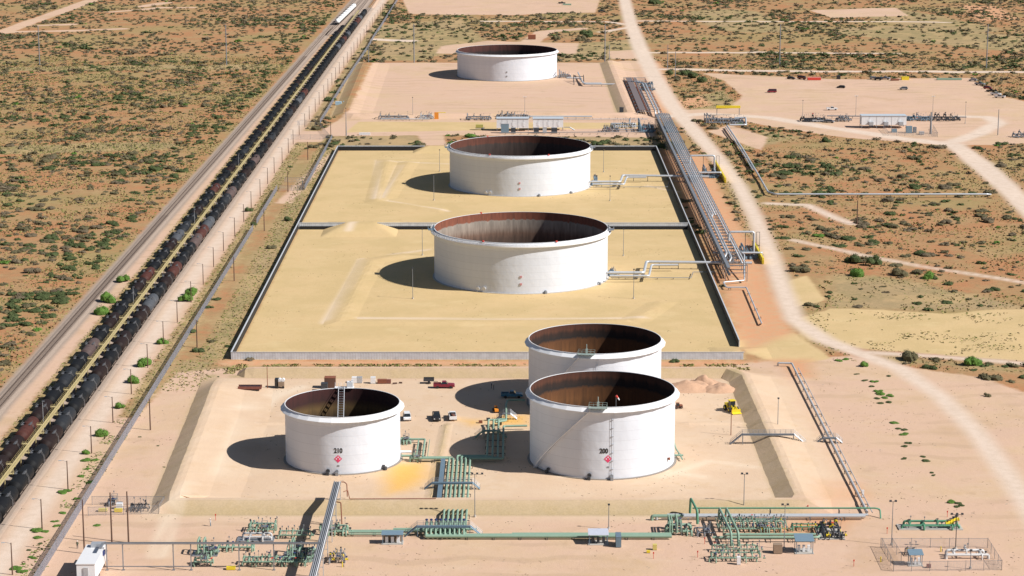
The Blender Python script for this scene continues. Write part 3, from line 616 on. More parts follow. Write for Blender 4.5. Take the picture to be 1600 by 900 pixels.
def car_parts(key, near=True):
    C = CM[key]; P = []
    top = MB(); top.cyl((0, 0, 4.6), (0, 0, 5.15), .6, n=12); top.box(0, 1.0, 4.8, .5, .5, .35); top.box(0, -1.0, 4.78, .4, .4, .3)
    plats = []
    for sx in (-1, 1):
        plat = MB(); plats.append(plat); plat.box(sx*.95, 0, 4.72, .62, 2.8, .07); plat.box(sx*1.25, 0, 5.15, .05, 2.8, .05)
        for sy in (-1.3, 0, 1.3): plat.cyl((sx*1.25, sy, 4.7), (sx*1.25, sy, 5.2), .025, n=4)
    fr = MB()
    for s in (-1, 1):
        fr.box(0, s*7.6, 1.15, 2.7, 1.6, .3); fr.box(0, s*8.65, 1.0, .35, .55, .35); fr.box(0, s*7.2, 1.6, 2.4, .3, 1.0, top=.8)
        fr.box(0, s*8.35, 1.2, 2.9, .12, .5)
        for x in (-1, 1): fr.cyl((x*1.35, s*8.3, 1.3), (x*1.35, s*8.3, 2.2), .04, n=4); fr.box(x*1.38, s*7.6, 1.75, .04, 1.6, .05)
    fr.box(0, 0, 1.05, .6, 14, .25)
    lad = []
    for sx in (-1, 1):
        q = MB(); lad.append(q)
        for sy in (-.35, .35): q.pipe([(sx*1.3, sy, 1.0), (sx*1.95, sy, 2), (sx*1.95, sy, 3.6), (sx*1.3, sy, 4.7)], .03, 4)
        for i in range(6): q.box(sx*1.95, 0, 1.9+i*.33, .04, .72, .05)
        q.box(sx*1.32, 0, 1.05, .1, .76, .1)
    bog = []
    for s in (-1, 1):
        b = MB()
        for x in (-.85, .85): b.box(x, s*6.5, .75, .18, 2.5, .3); b.box(x, s*6.5, .6, .22, .9, .5)
        b.box(0, s*6.5, .8, 1.7, .4, .4); w = []
        for dy in (-.85, .85):
            q = MB(); q.cyl((-.82, s*6.5+dy, .96), (-.68, s*6.5+dy, .96), .44, n=14); q.cyl((.68, s*6.5+dy, .96), (.82, s*6.5+dy, .96), .44, n=14); q.cyl((-.9, s*6.5+dy, .96), (.9, s*6.5+dy, .96), .09, n=6); w.append(q)
        bog.append((b, w))
    return C, top, plats, fr, lad, bog
def make_car(key, near):
    C, top, plats, fr, lad, bog = car_parts(key)
    if near:
        t = thing('tank_car', '', 'tank car'); sh = car_shell(1).build('tank_shell', C, t, smooth=radians(40))
        top.build('valve_housing', C, t); [q.build('top_platform', mat('platform_grey', (.12, .12, .125), .6) if key != 'white' else M_white, t) for q in plats]; fr.build('underframe', CM['black'], t); [q.build('ladder', mat('worn_ladder', (.16, .15, .15), .6), t) for q in lad]
        for b, w in bog:
            bo = b.build('bogie', mat('bogie_grime', (.07, .05, .045), .8, var=.3), t)
            for q in w: q.build('wheel_set', M_dark, bo)
        return t
    m = car_shell(0); n1 = len(m.f); o = MB()
    for q in (top, *plats, fr): k = len(m.v); m.v += q.v; m.f += [tuple(i+k for i in f) for f in q.f]
    for b, w in bog:
        for q in [b]: k = len(m.v); m.v += q.v; m.f += [tuple(i+k for i in f) for f in q.f]
    ob = m.build('tank_car', [C, CM['black']], None); mi = np.zeros(len(m.f), np.int32); mi[n1+12+0:] = 1; ob.data.polygons.foreach_set('material_index', mi)
    for p in ob.data.polygons[:n1]: p.use_smooth = True
    ob['category'] = 'tank car'; return ob
PN = {}; used = set()
def place_car(key, x, y, rz, label, group, near):
    k = (key, near)
    if k not in PN: PN[k] = make_car(key, near)
    r = PN[k]
    if k not in used: used.add(k); r.location = (x, y, .05); r.rotation_euler = (0, 0, rz); r['label'] = label; r['group'] = group
    else: dup(r, (x, y, .05), rz, label, group)
SP = (756.8-522.5)/13; Yk = lambda k: 522.5+SP*k        # loading spots, k = 0 beside the nearest gangway in view
rights = 'black black brown_black charcoal black charcoal brown_black black brown_black black brown_black slate black brown_black rust_brown black black rust_grey rust_brown slate black black charcoal rust_grey black black brown_black black rust_grey black black brown_black charcoal black'.split()
lefts = 'black black brown_black brown_black rust_brown brown_black black charcoal black rust_grey black brown_black black black brown_black rust_brown black black brown_black slate charcoal black brown_black black black rust_brown black black brown_black black black charcoal'.split()
i = 0; k = -2
while Yk(k) < 1806:
    key = rights[max(0, k)] if k < len(rights) else random.choice(['black']*6+['charcoal', 'brown_black', 'rust_brown', 'black', 'slate'])
    y = Yk(k); x = RX+max(0, (y-1500)/400*1.2); i += 1
    place_car(key, x, y, -.003 if y > 1500 else 0, CW[key]+' tank car, '+ordw(i)+' from the near end of the right-hand line', 'tank cars standing in the right-hand line', y < 980); k += 1
i = 0; k = -1.55
while Yk(k) < 1678:
    kk = int(k+2); key = lefts[max(0, kk)] if kk < len(lefts) else random.choice(['black']*7+['charcoal', 'brown_black', 'black'])
    y = Yk(k); x = LX+max(0, (y-1400)/350*1.5); i += 1
    place_car(key, x, y, -.004 if y > 1400 else 0, CW[key]+' tank car, '+ordw(i)+' from the near end of the left-hand line', 'tank cars standing in the left-hand line', y < 980); k += 1
for i in range(8):
    y = 1728+i*18.3; place_car('white', float(np.interp(y, [1640, 1860], [-134.5, -130])), y, -.02, 'white tank car, '+ordw(i+1)+' from the near end of the short white line', 'white tank cars at the far end of the yard', False)
# yellow loading walkway between the two lines of cars
t = thing('loading_walkway', 'long raised yellow walkway running between the two lines of tank cars', 'walkway', (-121.7, 430, 0))
y0, y1 = 430, 1800; m = MB(); m.box(-121.7, (y0+y1)/2, 4.45, 1.1, y1-y0, .12); m.build('deck', M_walk, t, world=True)
m = MB()
for s in (-.55, .55):
    for z in (4.95, 5.5): m.box(-121.7+s, (y0+y1)/2, z, .03, y1-y0, .03)
y = y0
while y < y1:
    for s in (-.55, .55): m.box(-121.7+s, y, 5.0, .035, .035, 1.05)
    y += 3.0 if y < 1000 else 9
m.build('handrail', M_walk, t, world=True)
y = y0; m = MB()
while y < y1: m.box(-121.7, y, 2.2, .22, .22, 4.4); m.box(-121.7, y, 4.3, 1.3, .18, .18); y += SP/2 if y < 1200 else SP
o = m.build('post', M_walk, t, world=True); o['kind'] = 'stuff'
gm = []
for k in range(-4, 71):
    for s in (-1, 1):
        yy = Yk(k)+(0 if s > 0 else SP*.45)
        if gm and len(gm) > 1: o = gm[0 if s < 0 else 1].copy(); COL.objects.link(o); o.parent = t; o.location = (0, yy-430, 0); gm.append(o)
        else:
            q = MB(); q.box(s*1.25, 0, 4.5, 1.3, 1.0, .1); q.box(s*1.25, .5, 5.0, 1.2, .04, .05); q.box(s*1.25, -.5, 5.0, 1.2, .04, .05); q.box(s*1.85, .5, 4.75, .05, .05, .6); q.box(s*1.85, -.5, 4.75, .05, .05, .6)
            o = q.build('gangway', M_walk, t); o.location = (0, yy-430, 0); gm.append(o)
        if len(gm) >= 100: break
    if len(gm) >= 100: break
for k in range(-4, 30, 1):
    if k % 8 == 3:
        q = thing('loading_yard_lamp', 'thin silver lamp mast rising beside the yellow walkway, '+ordw(max(1, (k+5)//8+1))+' from the near end', 'lamp mast', (-122.9, Yk(k)-5, 0), group='lamp masts on the loading walkway')
        MB().cyl((0, 0, 0), (0, 0, 9.5), .08, .05, n=6).build('mast', M_pipe, q); MB().box(.2, 0, 9.5, .6, .3, .15).build('lamp_head', M_steel, q)
# ------------------------------------------------------------------ pipes, supports, valves
def pipes(name, label, cat, runs, m, group=None, supports=None, smat=None, part='pipe', n=8):
    """runs = [(list of world points, radius)]; supports = [(x, y, top, width, rot)]"""
    p0 = runs[0][0][0]; t = thing(name, label, cat, (p0[0], p0[1], 0), group=group)
    for pts, r in runs: MB().pipe(pts, r, n).build(part, m, t, world=True, smooth=radians(50))
    for x, y, z, w, rz in supports or []:
        q = MB(); c, s_ = cos(rz), sin(rz)
        for k in (-1, 1): q.box(x+k*w/2*c, y+k*w/2*s_, z/2, .14, .14, z)
        q.box(x, y, z-.06, w+.2, .16, .14, rz); q.build('support', smat or M_dark, t, world=True)
    return t
def add_valve(mb, wheel, x, y, z, r, up=.7, ax='x', act=False):
    d = Vector((1, 0, 0)) if ax == 'x' else Vector((0, 1, 0)) if ax == 'y' else Vector((0, 0, 1)); p = Vector((x, y, z))
    for s in (-1, 1): mb.cyl(p+d*s*r*1.5, p+d*s*r*1.9, r*1.55, n=8)
    mb.cyl(p-d*r*1.5, p+d*r*1.5, r*1.15, n=8); u = Vector((0, 0, 1)) if ax != 'z' else Vector((0, -1, 0))
    mb.cyl(p, p+u*(r+up*.6), r*.6, n=6)
    if act: wheel.cyl(p+u*(r+up*.6), p+u*(r+up*1.3), r*.9, n=8); wheel.cyl(p+u*(r+up)-Vector((r*1.3, 0, 0)), p+u*(r+up)+Vector((r*1.3, 0, 0)), r*.4, n=6)
    else:
        c = p+u*(r+up); k = r*1.3
        wheel.cyl(p+u*(r+up*.5), c+u*.1, .05, n=5); wheel.lathe([(k, -.05), (k+.07, 0), (k, .05), (k-.07, 0)], c, 12, close=True)
        wheel.box(c.x, c.y, c.z, 2*k, .06, .06); wheel.box(c.x, c.y, c.z, .06, 2*k, .06)
def manifold(label, px0, px1, py, depth, m, seed, n=5, r=.2, wheel=None, loops=0, yellow=0, skid=False, tall=0, group=None, name='pipe_manifold', cat='pipe manifold', wm=None, dense=1):
    R = random.Random(seed); a = G(px0, py); b = G(px1, py); L = b[0]-a[0]; t = thing(name, label, cat, (a[0], a[1], 0), group=group); wheel = wheel or M_blue
    for k, (y, z) in enumerate([(0, .9), (depth, 1.2)]+([(depth*.5, 1.7)] if depth > 3.5 else [])):
        s = R.uniform(0, .12)*L; e = L-R.uniform(0, .12)*L
        MB().pipe([(s, y, 0), (s, y, z), (e, y, z), (e, y, 0)], r, 8).build('header_pipe', m, t, smooth=radians(50))
    if skid: MB().box(L/2, depth/2, .12, L+1.2, depth+1.6, .24).build('skid', M_conc if skid == 2 else M_steel, t)
    for i in range(n):
        x = L*(i+.7)/(n+.4)+R.uniform(-.3, .3); rr = r*R.uniform(.5, .95); up = R.uniform(1.2, 1.9)+tall*R.random(); kind = R.random()
        if i < loops: pts = [(x, -.3, .6), (x, -.3, up+1.6), (x, depth+.4, up+1.6), (x, depth+.4, .4)]
        elif kind < .5: pts = [(x, 0, .9), (x, 0, up), (x, depth, up), (x, depth, 1.2)]
        else: pts = [(x, -.9, .1), (x, -.9, 1.), (x, depth+.6, 1.), (x, depth+.6, .1)]
        MB().pipe(pts, rr, 7).build('cross_pipe', m, t, smooth=radians(50))
        for q in range(1+(R.random() < .6*dense)):
            v = MB(); w = MB(); act = R.random() < .35; y = R.uniform(.15, .85)*depth
            add_valve(v, w, x if q == 0 else x+.9, y if q == 0 else 0, (up if i >= loops and kind < .5 else 1.) if q == 0 else .9, rr*1.25, R.uniform(.35, .8), 'y' if q == 0 else 'x', act)
            vo = v.build('valve', M_yellow if (yellow and R.random() < yellow) else m, t); w.build('handwheel' if not act else 'actuator', wheel if R.random() < .3 else (wm or (M_dark if R.random() < .96 else M_red)), vo)
        if R.random() < .5*dense: q = MB().cyl((x+.4, depth*R.random(), .2), (x+.4, depth*.5, up+1.2), .04, n=5).box(x+.4, depth*.5, up+1.2, .25, .2, .35); q.build('instrument', M_steel, t)
    for i in range(max(2, int(L/3.2))):
        x = L*(i+.5)/max(2, int(L/3.2)); q = MB()
        for y in (0, depth): q.box(x, y, .35, .12, .12, .7)
        q.box(x, depth/2, .66, .12, depth+.5, .1); q.build('support', M_dark, t)
    if tall:
        x = L*R.uniform(.3, .7); q = MB(); w_ = 1.3
        for sx in (0, w_):
            for sy in (-.4, 1.2): q.box(x+sx, sy, 1.3, .1, .1, 2.6)
            q.box(x+sx, .4, 2.6, .06, 1.7, .06)
        q.box(x+w_/2, .4, 1.55, w_, 1.6, .07); q.box(x+w_/2, -.4, 2.6, w_, .06, .06); q.box(x+w_/2, 1.2, 2.6, w_, .06, .06); q.box(x+w_+.6, .4, .75, 1.2, .7, .06); q.build('access_platform', M_steel, t)
    return t
g1 = 'green pipe manifolds of the lower yard'
manifold('pale green valve skid beside the tall post at the left end of the overhead tray', 305, 336, 868, 2.4, M_green, 11, 4, .26, loops=2, skid=1, tall=1, group=g1)
manifold('small blue-green pump set at the foot of the tall tray post', 300, 332, 884, 1.6, M_green, 12, 3, .2, wheel=M_bluegrey, tall=1, group=g1)
manifold('long pale green double header behind the overhead tray posts', 336, 402, 861, 2., M_green, 13, 6, .22, group=g1)
manifold('upper left green manifold topped by a thin upright stack', 386, 432, 833, 3.6, M_green, 14, 8, .18, tall=.6, group=g1)
manifold('white-piped meter run just above the overhead tray', 374, 424, 845, 1.8, mat('pale_grey_pipe', (.5, .5, .5), .6), 15, 2, .24, wheel=M_dark, skid=1, group=g1)
manifold('loose green pipe run ending at the shadow of the pipe bridge', 432, 488, 842, 2.2, M_green, 16, 6, .17, group=g1)
manifold('dense green pump manifold in the shadow of the pipe bridge', 446, 492, 876, 5, M_green, 17, 12, .24, loops=3, skid=1, tall=.4, dense=1.6, group=g1)
manifold('green header with a row of small upright valves, lowest on the left', 376, 484, 884, 2.4, M_green, 18, 16, .2, dense=1.6, group=g1)
manifold('green valve cluster just right of the pipe bridge', 497, 545, 836, 3.4, M_green, 19, 8, .22, tall=.8, group=g1, wheel=M_dark)
manifold('grey pump skid with a yellow guard right of the pipe bridge', 512, 541, 880, 3.2, M_steel, 20, 5, .18, yellow=.6, tall=.5, group=g1)
manifold('blue-green manifold with three inverted loops at the right end of the long header', 1040, 1084, 836, 4.2, M_green, 21, 6, .26, loops=3, tall=.6, group=g1)
manifold('small grey stair-sided valve platform left of the big manifold', 1086, 1112, 838, 2.6, M_steel, 22, 3, .2, tall=1, group=g1)
manifold('widest green manifold packed with valves below the long grey pipes', 1118, 1232, 832, 6, M_green, 23, 22, .18, yellow=.18, tall=.5, dense=2, group=g1)
manifold('thin green double run beneath the widest manifold', 1112, 1192, 864, 2, M_green, 24, 8, .15, group=g1)
manifold('lowest green run with white end box right of centre', 1104, 1192, 878, 3, M_green, 25, 9, .17, wheel=M_blue, dense=1.4, group=g1)
manifold('dark slanted metering skid with yellow-green pipes on a square pad', 1284, 1316, 842, 7, M_dark, 26, 9, .22, wheel=M_dark, yellow=.5, tall=.8, skid=2, dense=1.6, group=g1)
manifold('thin green line with valves leading to the slanted skid', 1232, 1282, 829, 1.2, M_dkgreen, 27, 4, .16, yellow=.4, group=g1)
t = manifold('twin deep green meter run with a yellow valve on a concrete pad', 1408, 1500, 827, 2.4, M_dkgreen, 28, 4, .27, skid=2, wheel=M_dark, group=g1)
v = MB(); w = MB()
for q in range(4): add_valve(v, w, 10.8+q*.7, .4+q*.4, 1.3+q*.2, .32, .5, 'x', q > 1)
v.build('valve', M_yellow, t, label='bright yellow valve cluster'); w.build('actuator', M_dark, t)
manifold('white meter run inside the fenced compound at lower right', 1478, 1545, 873, 2.2, mat('dusty_white_pipe', (.62, .61, .6), .6), 31, 3, .34, wheel=M_steel, group=g1)
manifold('small grey riser set in the fenced compound', 1416, 1432, 868, 1.6, M_steel, 30, 2, .14, yellow=.5, group=g1)
# pipe runs of the lower yard
def gz(px, py, z): return tuple(G3(px, py, z))
yb = G(700, 843)[1]
t = pipes('pipeline', 'thick pale green header running right from the pipe manifold bridge', 'pipeline', [([(x0, yb+dy, .8), (36, yb+dy, .8)], rr) for x0, dy, rr in ((-19.5, 0, .42), (-19.5, .95, .34), (0, 1.7, .3))]+[([(-19.5, yb+.2, .8), (-19.5, yb+2.2, .8), (-19.5, yb+2.2, 1.9)], .3)], M_green, supports=[(x, yb+.6, .5, 2, pi/2) for x in np.arange(-16, 36, 6)])
ya = G(600, 835)[1]
pipes('pipeline', 'green pipes running from the pipe bridge to the brown shelter', 'pipeline', [([(-37, ya, .8), (-16, ya, .8), (-14, ya-2, .8)], .34), ([(-37, ya-1.1, .9), (-27, ya-1.1, .9)], .22), ([(-27, ya+1.1, .9), (-8, ya+1.1, .9)], .3), ([(-37, ya-1.9, .7), (-24, ya-1.9, .7)], .18)], M_green, supports=[(x, ya, .5, 2.4, pi/2) for x in np.arange(-36, -14, 5)])
# six-pipe bundle: above the berm, through it, and down to the manifold
runs = []
for i in range(6):
    x = -15.8+i*1.05; runs.append(([(x+(0 if i else 0), 546-i*.0, 1.1), (x, 513, 1.1)], .27))
t = pipes('pipeline', 'bundle of six parallel pale green pipes dipping into the front berm', 'pipeline', runs, M_green, supports=[(-13.2, y, .8, 6.6, 0) for y in (518, 524, 530, 536, 542)])
MB().box(-17.3, 530, 1.1, 1.1, 33, .35).build('cable_tray', M_bluegrey, t, world=True)
runs = [([(-15.8+i*1.05, 506, .6), (-15.8+i*1.05, 503.2, 1.3), (-15.8+i*1.05, 489.5, 1.3), (-15.8+i*1.05, 487, .7)], .27) for i in range(6)]
pipes('pipeline', 'six short pale green pipes rising out of the berm to the valve bridge', 'pipeline', runs, M_green, supports=[(-13.2, y, 1., 6.6, 0) for y in (492, 497, 501)])
runs = []
for i in range(9): x = -19.4+i*1.06; runs.append(([(x, 491.6, 2.2), (x, 489.4, 2.2), (x, 487.2, 1.7), (x, 486.3, .9)], .24))
t = pipes('pipe_manifold', 'row of nine green branch pipes with blue valves below the valve bridge', 'pipe manifold', runs, M_green, group=g1)
for i in range(9):
    v = MB(); w = MB(); add_valve(v, w, -19.4+i*1.06, 491., 2.2, .27, .6, 'y', True); vo = v.build('valve', M_green, t, world=True); w.build('actuator', M_blue, vo, world=False); 
    ch = vo.children[0]; ch.location = (-t.location.x, -t.location.y, 0)
zz = 1.1
def run(l, z=1.1): return [(x, y, z) for x, y in PG(l)]
yA = 547.5
pipes('pipeline', 'green pipes turning from the bundle up to tank 210', 'pipeline', [([(-29.2, G(0, 692)[1], 1), (-22.6, G(0, 692)[1], 1), (-22.6, yA+.9, 1), (-15.8, yA+.9, 1), (-15.8, 545.8, 1)], .28), ([(-28, G(0, 718)[1], 1), (-25.3, G(0, 718)[1], 1), (-25.3, yA, 1), (-14.8, yA, 1), (-14.8, 545.8, 1)], .3), ([(-24.2, G(0, 692)[1]-1.2, 1), (-24.2, yA+.4, 1), (-17, yA+.4, 1)], .2), ([(-21.4, G(0, 692)[1]+.6, .7), (-21.4, yA+2.6, .7), (-15, yA+2.6, .7)], .1)], M_green, supports=[(-23.6, y, .75, 3, 0) for y in (551, 556, 561)]+[(x, yA+.3, .75, 2.4, pi/2) for x in (-23, -19.5)])
pipes('pipeline', 'white stub pipe leaving the foot of tank 210', 'pipeline', [([(-28.6, G(0, 713)[1], 1.2), (-25.6, G(0, 713)[1], 1.2)], .33)], M_white)
pipes('pipeline', 'green pipes running in shade from the bundle up past tank 200', 'pipeline', [([(-13.8+i*1.05, 545.8, 1.1), (-13.8+i*1.05, 547+.0*i+(3-i)*.85, 1.1), (-6.3+i*1.35, 547+(3-i)*.85, 1.1), (-6.3+i*1.35, 579-i*.5, 1.1)]+([(4, 578, 1.1)] if i == 3 else [(-6.3+i*1.35, 582, 1.6), (-3.4, 582+i*.3, 1.6), (-1.8, 582+i*.3, 1.6)]), .28) for i in range(4)], M_green, supports=[(-4.3, y, .8, 5, 0) for y in (553, 559, 565, 571)])
pipes('pipeline', 'single green pipe climbing from the crossover to the rear tank', 'pipeline', [([(-4.4, 580.5, 1.4), (-1.6, 582, 1.4), (-1.6, 599, 1.4), (-1.2, 604, 1.2), (3.6, 604, 1.2)], .3)], M_green, supports=[(-1.6, y, 1., 1, 0) for y in (586, 591, 596)])
pipes('pipeline', 'green drain pipe hugging the right side of tank 200', 'pipeline', [([(41.2, 560, 3.4), (42.0, 557, .8), (42.6, 552, .8), (43, 548, .6)], .2), ([(41.2, 550.7, .9), (43.4, 550.7, .9)], .25)], M_green, supports=[(42.6, 553, .6, .6, 0)])
nz = manifold('valve pair with blue-grey platform at the right foot of tank 210', 626, 642, 694, 2, M_green, 41, 2, .22, tall=1, wheel=M_dark, group='valve sets at the foot of the tanks')
manifold('valve with small platform beside the white stub of tank 210', 640, 652, 722, 1.6, M_green, 42, 1, .22, tall=1, wheel=M_dark, group='valve sets at the foot of the tanks')
# long grey pipe pair along the right edge and its horizontal leg
yh = G(1200, 807, .9)[1]; xr = 83
t = pipes('pipeline', 'slim silver pipeline on low supports running down the right side of the yard', 'pipeline', [([(78.6, 648, .2), (78.6, 647.6, 1), (82.6, 647.2, 1), (82.7, 503, 1)], .28), ([(83.9, 642, .9), (83.9, 503, .9)], .12)], M_pipe, supports=[(83.1, y, .8, 1.6, 0) for y in np.arange(510, 642, 9)])
pipes('pipeline', 'wide pale grey pipes on stands crossing the right of the lower yard', 'pipeline', [([(33.5, yh, .2), (33.5, yh, 1), (41, yh, 1), (81.8, yh, 1)], .38), ([(36, yh+1, 1), (82.6, yh+1, 1)], .3)], M_pipe, supports=[(x, yh+.4, .7, 2, pi/2) for x in (37, 45, 53, 61, 69, 77)])
pipes('pipeline', 'pale green end of the grey pipe pair turning into the ground', 'pipeline', [([(32.4, yh, -.1), (32.4, yh, 1.02), (39.6, yh, 1.02)], .41)], M_green)
yg = yh+2.6
pipes('pipeline', 'bright green raised pipe with a downturned right end behind the grey pair', 'pipeline', [([(42, yg, 2.1), (84.6, yg, 2.1), (85.6, yg, 1.8), (85.6, yg-1.3, -.1)], .2)], M_dkgreen, supports=[(x, yg-.6, 1.9, 1.3, pi/2) for x in (43.5, 60, 76)])
for i, (px, l) in enumerate(((1089, 'tall deep green pipe arch at the left end of the bright green line'), (1132, 'left one of two slanted green pipe arches over the big manifold'), (1143, 'right one of two slanted green pipe arches over the big manifold'))):
    x = G(px, 835)[0]; yy = (G(0, 822)[1], G(0, 857)[1], G(0, 857)[1])[i]; ye = (yg+1, yg-4, yg-4)[i]
    pipes('pipe_arch', l, 'pipe arch', [([(x+.6, yy, .5), (x+.5, yy+.6, 3.6), (x-.4, ye, 4.2 if i == 0 else 3.4), (x-.5, ye+.4, .5)], .3)], M_dkgreen if i == 0 else M_green)
pipes('pipeline', 'two heavy pale green pipes below the widest manifold', 'pipeline', [([(47.5, G(0, 843)[1], 1.2), (68.5, G(0, 843)[1], 1.2)], .34), ([(45, G(0, 848)[1]+.2, 1.2), (68.6, G(0, 848)[1]+.2, 1.2), (69.2, G(0, 848)[1]+1.3, 1.2)], .3)], M_green, supports=[(x, G(0, 846)[1], .9, 2.2, pi/2) for x in (48, 53, 58, 63, 68)])
pipes('pipeline', 'rust-coloured thin line along the crest of the front berm', 'pipeline', [([(-39.5, 507.4, 4.6), (-38.6, 508.6, 4.6), (-38.2, 509.2, 2.3), (-17.9, 509.6, 2.3)], .09)], M_rust)
# stile crossovers
def stile(label, pxl, pxr, py, h, m=M_steel, group='stair crossovers over pipes', run=None, y_=None):
    x0, y = G(pxl, py); x1, _ = G(pxr, py); L = x1-x0; run = run or h*1.15; t = thing('pipe_crossover', label, 'crossover', (x0, y, 0), group=group)
    m1 = MB(); m1.box(L/2, 0, h, L-2*run, 1.1, .12); m1.box(L/2, .5, h-.12, L-2*run, .1, .3); m1.box(L/2, -.5, h-.12, L-2*run, .1, .3); m1.build('deck', m, t)
    for s, xa, xb in ((1, 0, run), (-1, L, L-run)):
        q = MB(); n = max(4, int(h/.3))
        for i in range(n): f = (i+.5)/n; q.box(xa+(xb-xa)*f, 0, h*f, .3, 1, .05)
        for yy in (-.5, .5): q.sweep([(xa, yy, .1), (xb, yy, h)], [.13, .13], 4)
        q.build('stair', m, t)
    q = MB()
    for yy in (-.52, .52):
        for dz in (.55, 1.1): q.sweep([(0, yy, dz), (run, yy, h+dz), (L-run, yy, h+dz), (L, yy, dz)], [.035]*4, 4)
        for i in range(int((L-2*run)/1.4)+1): q.box(run+i*1.4, yy, h+.55, .05, .05, 1.1)
        for f in (0, .5): q.box(run*f, yy, h*f+.55, .05, .05, 1.1); q.box(L-run*f, yy, h*f+.55, .05, .05, 1.1)
    q.build('handrail', M_steel, t)
    for xx in (run+.1, L-run-.1)+((L/2,) if L > 14 and h < 2 else ()):
        MB().box(xx, .45, h/2, .14, .14, h).box(xx, -.45, h/2, .14, .14, h).box(xx, 0, h*.6, .1, .9, .1).build('leg', m, t)
    return t
stile('long steel crossover bridging the right berm', 1141, 1259, 694, 2.7)
stile('short steel crossover over the slim silver pipeline', 1276, 1316, 692, 1.4)
stile('blue-grey crossover over the six-pipe bundle', 664, 750, 764, 1.6, M_bluegrey)
stile('long raised valve bridge with stairs beside the brown shelter', 633, 754, 838, 2.4, M_bluegrey)
stile('small dark green crossover at the head of the shaded pipes', 742, 792, 684, 2, M_green)
stile('small crossover between the two big tanks beside the orange machine', 776, 808, 655, 1.6, M_steel)
# overhead pipe bridge and cable tray
xb = -41.2; t = thing('pipe_bridge', 'broad raised steel pipe bridge slanting up the lower left of the yard', 'pipe bridge', (xb, 425, 0))
m = MB(); m.box(xb, 468, 5.5, 1.6, 88, .12); m.box(xb-.8, 468, 5.75, .08, 88, .5); m.box(xb+.8, 468, 5.75, .08, 88, .5); m.box(xb, 468, 5.1, .3, 88, .5); m.build('tray', mat('tray_steel', (.24, .235, .24), .6, .2), t, world=True)
for i in range(4): MB().pipe([(xb-.6+i*.4, 424, 5.85), (xb-.6+i*.4, 511.5, 5.85), (xb-.6+i*.4, 512.1, 4.8)], .14, 6).build('pipe', M_white if i == 3 else M_steel, t, world=True, smooth=True)
for y in (436, 448, 460, 472, 484, 496, 509):
    q = MB()
    for s in (-.8, .8): q.box(xb+s, y, 2.6, .2, .2, 5.2)
    q.box(xb, y, 5.1, 2, .22, .25); q.box(xb, y, 2.4, 1.6, .12, .12); q.build('support_frame', M_pipe, t, world=True)
MB().pipe([(xb+.9, 512, 5.6), (xb+1.6, 512, 5.6), (xb+2.2, 511.5, 5.2), (xb+2.4, 510, 2.6)], .12, 6).pipe([(xb+.9, 497, 5.4), (xb+1.9, 496.5, 5.4), (xb+2.2, 495, .3)], .14, 6).build('drop_pipe', M_rust, t, world=True)
yt = 465; t = thing('cable_tray_rack', 'long straight overhead cable tray from the white cabin to the pipe bridge', 'cable tray', (-88, yt, 0))
m = MB(); m.box(-64.5, yt, 6, 47, .55, .12); m.box(-64.5, yt-.27, 6.15, 47, .05, .3); m.box(-64.5, yt+.27, 6.15, 47, .05, .3); m.box(-88.3, yt-1.6, 6.1, .6, 3.6, .3); m.build('tray', M_steel, t, world=True)
for x in (-87.6, -84.1, -73.2, -69.4, -59, -51.5): MB().box(x, yt, 3, .22, .22, 6).box(x, yt, .06, .6, .6, .12).build('post', M_steel, t, world=True)
MB().box(-78.5, yt-.2, .95, 18, .15, .15).build('ground_conduit', M_steel, t, world=True)
# ------------------------------------------------------------------ main pipe rack on the right of the tan pads
t = thing('pipe_rack', 'long steel pipe rack carrying silver pipes along the right of the tan pads', 'pipe rack', (77, 770, 0))
for i in range(6):
    x = 76.6+i*.92; y0 = (790, 782, 868, 868, 772, 772)[i]; end = [(x, y0, 6.1), (x-1.2, y0-4, 5.2)] if i in (0, 1, 2) else [(x, y0, 6.1)]
    MB().pipe([(x, 1168, 6.1)]+end, (.36, .34, .36, .32, .28, .2)[i], 8).build('pipe', M_pipe, t, world=True, smooth=True)
MB().box(75.0, 965, 5.9, 1.1, 400, .3).build('cable_tray', M_steel, t, world=True)
MB().box(75.3, 965, 3.2, .9, 400, .2).build('cable_tray', M_dark, t, world=True)
for y in np.arange(770, 1168, 6.2):
    q = MB()
    for x in (74.4, 81.9): q.box(x, y, 2.9, .22, .22, 5.7)
    q.box(78.1, y, 5.7, 7.9, .26, .26); q.box(78.1, y, 3.05, 7.6, .2, .2); q.build('support_frame', mat('rack_frame', (.17, .18, .2), .6), t, world=True)
MB().box(74.4, 969, 5.45, .16, 398, .25).box(81.9, 969, 5.45, .16, 398, .22).build('longitudinal_beam', MATS['rack_frame'], t, world=True)
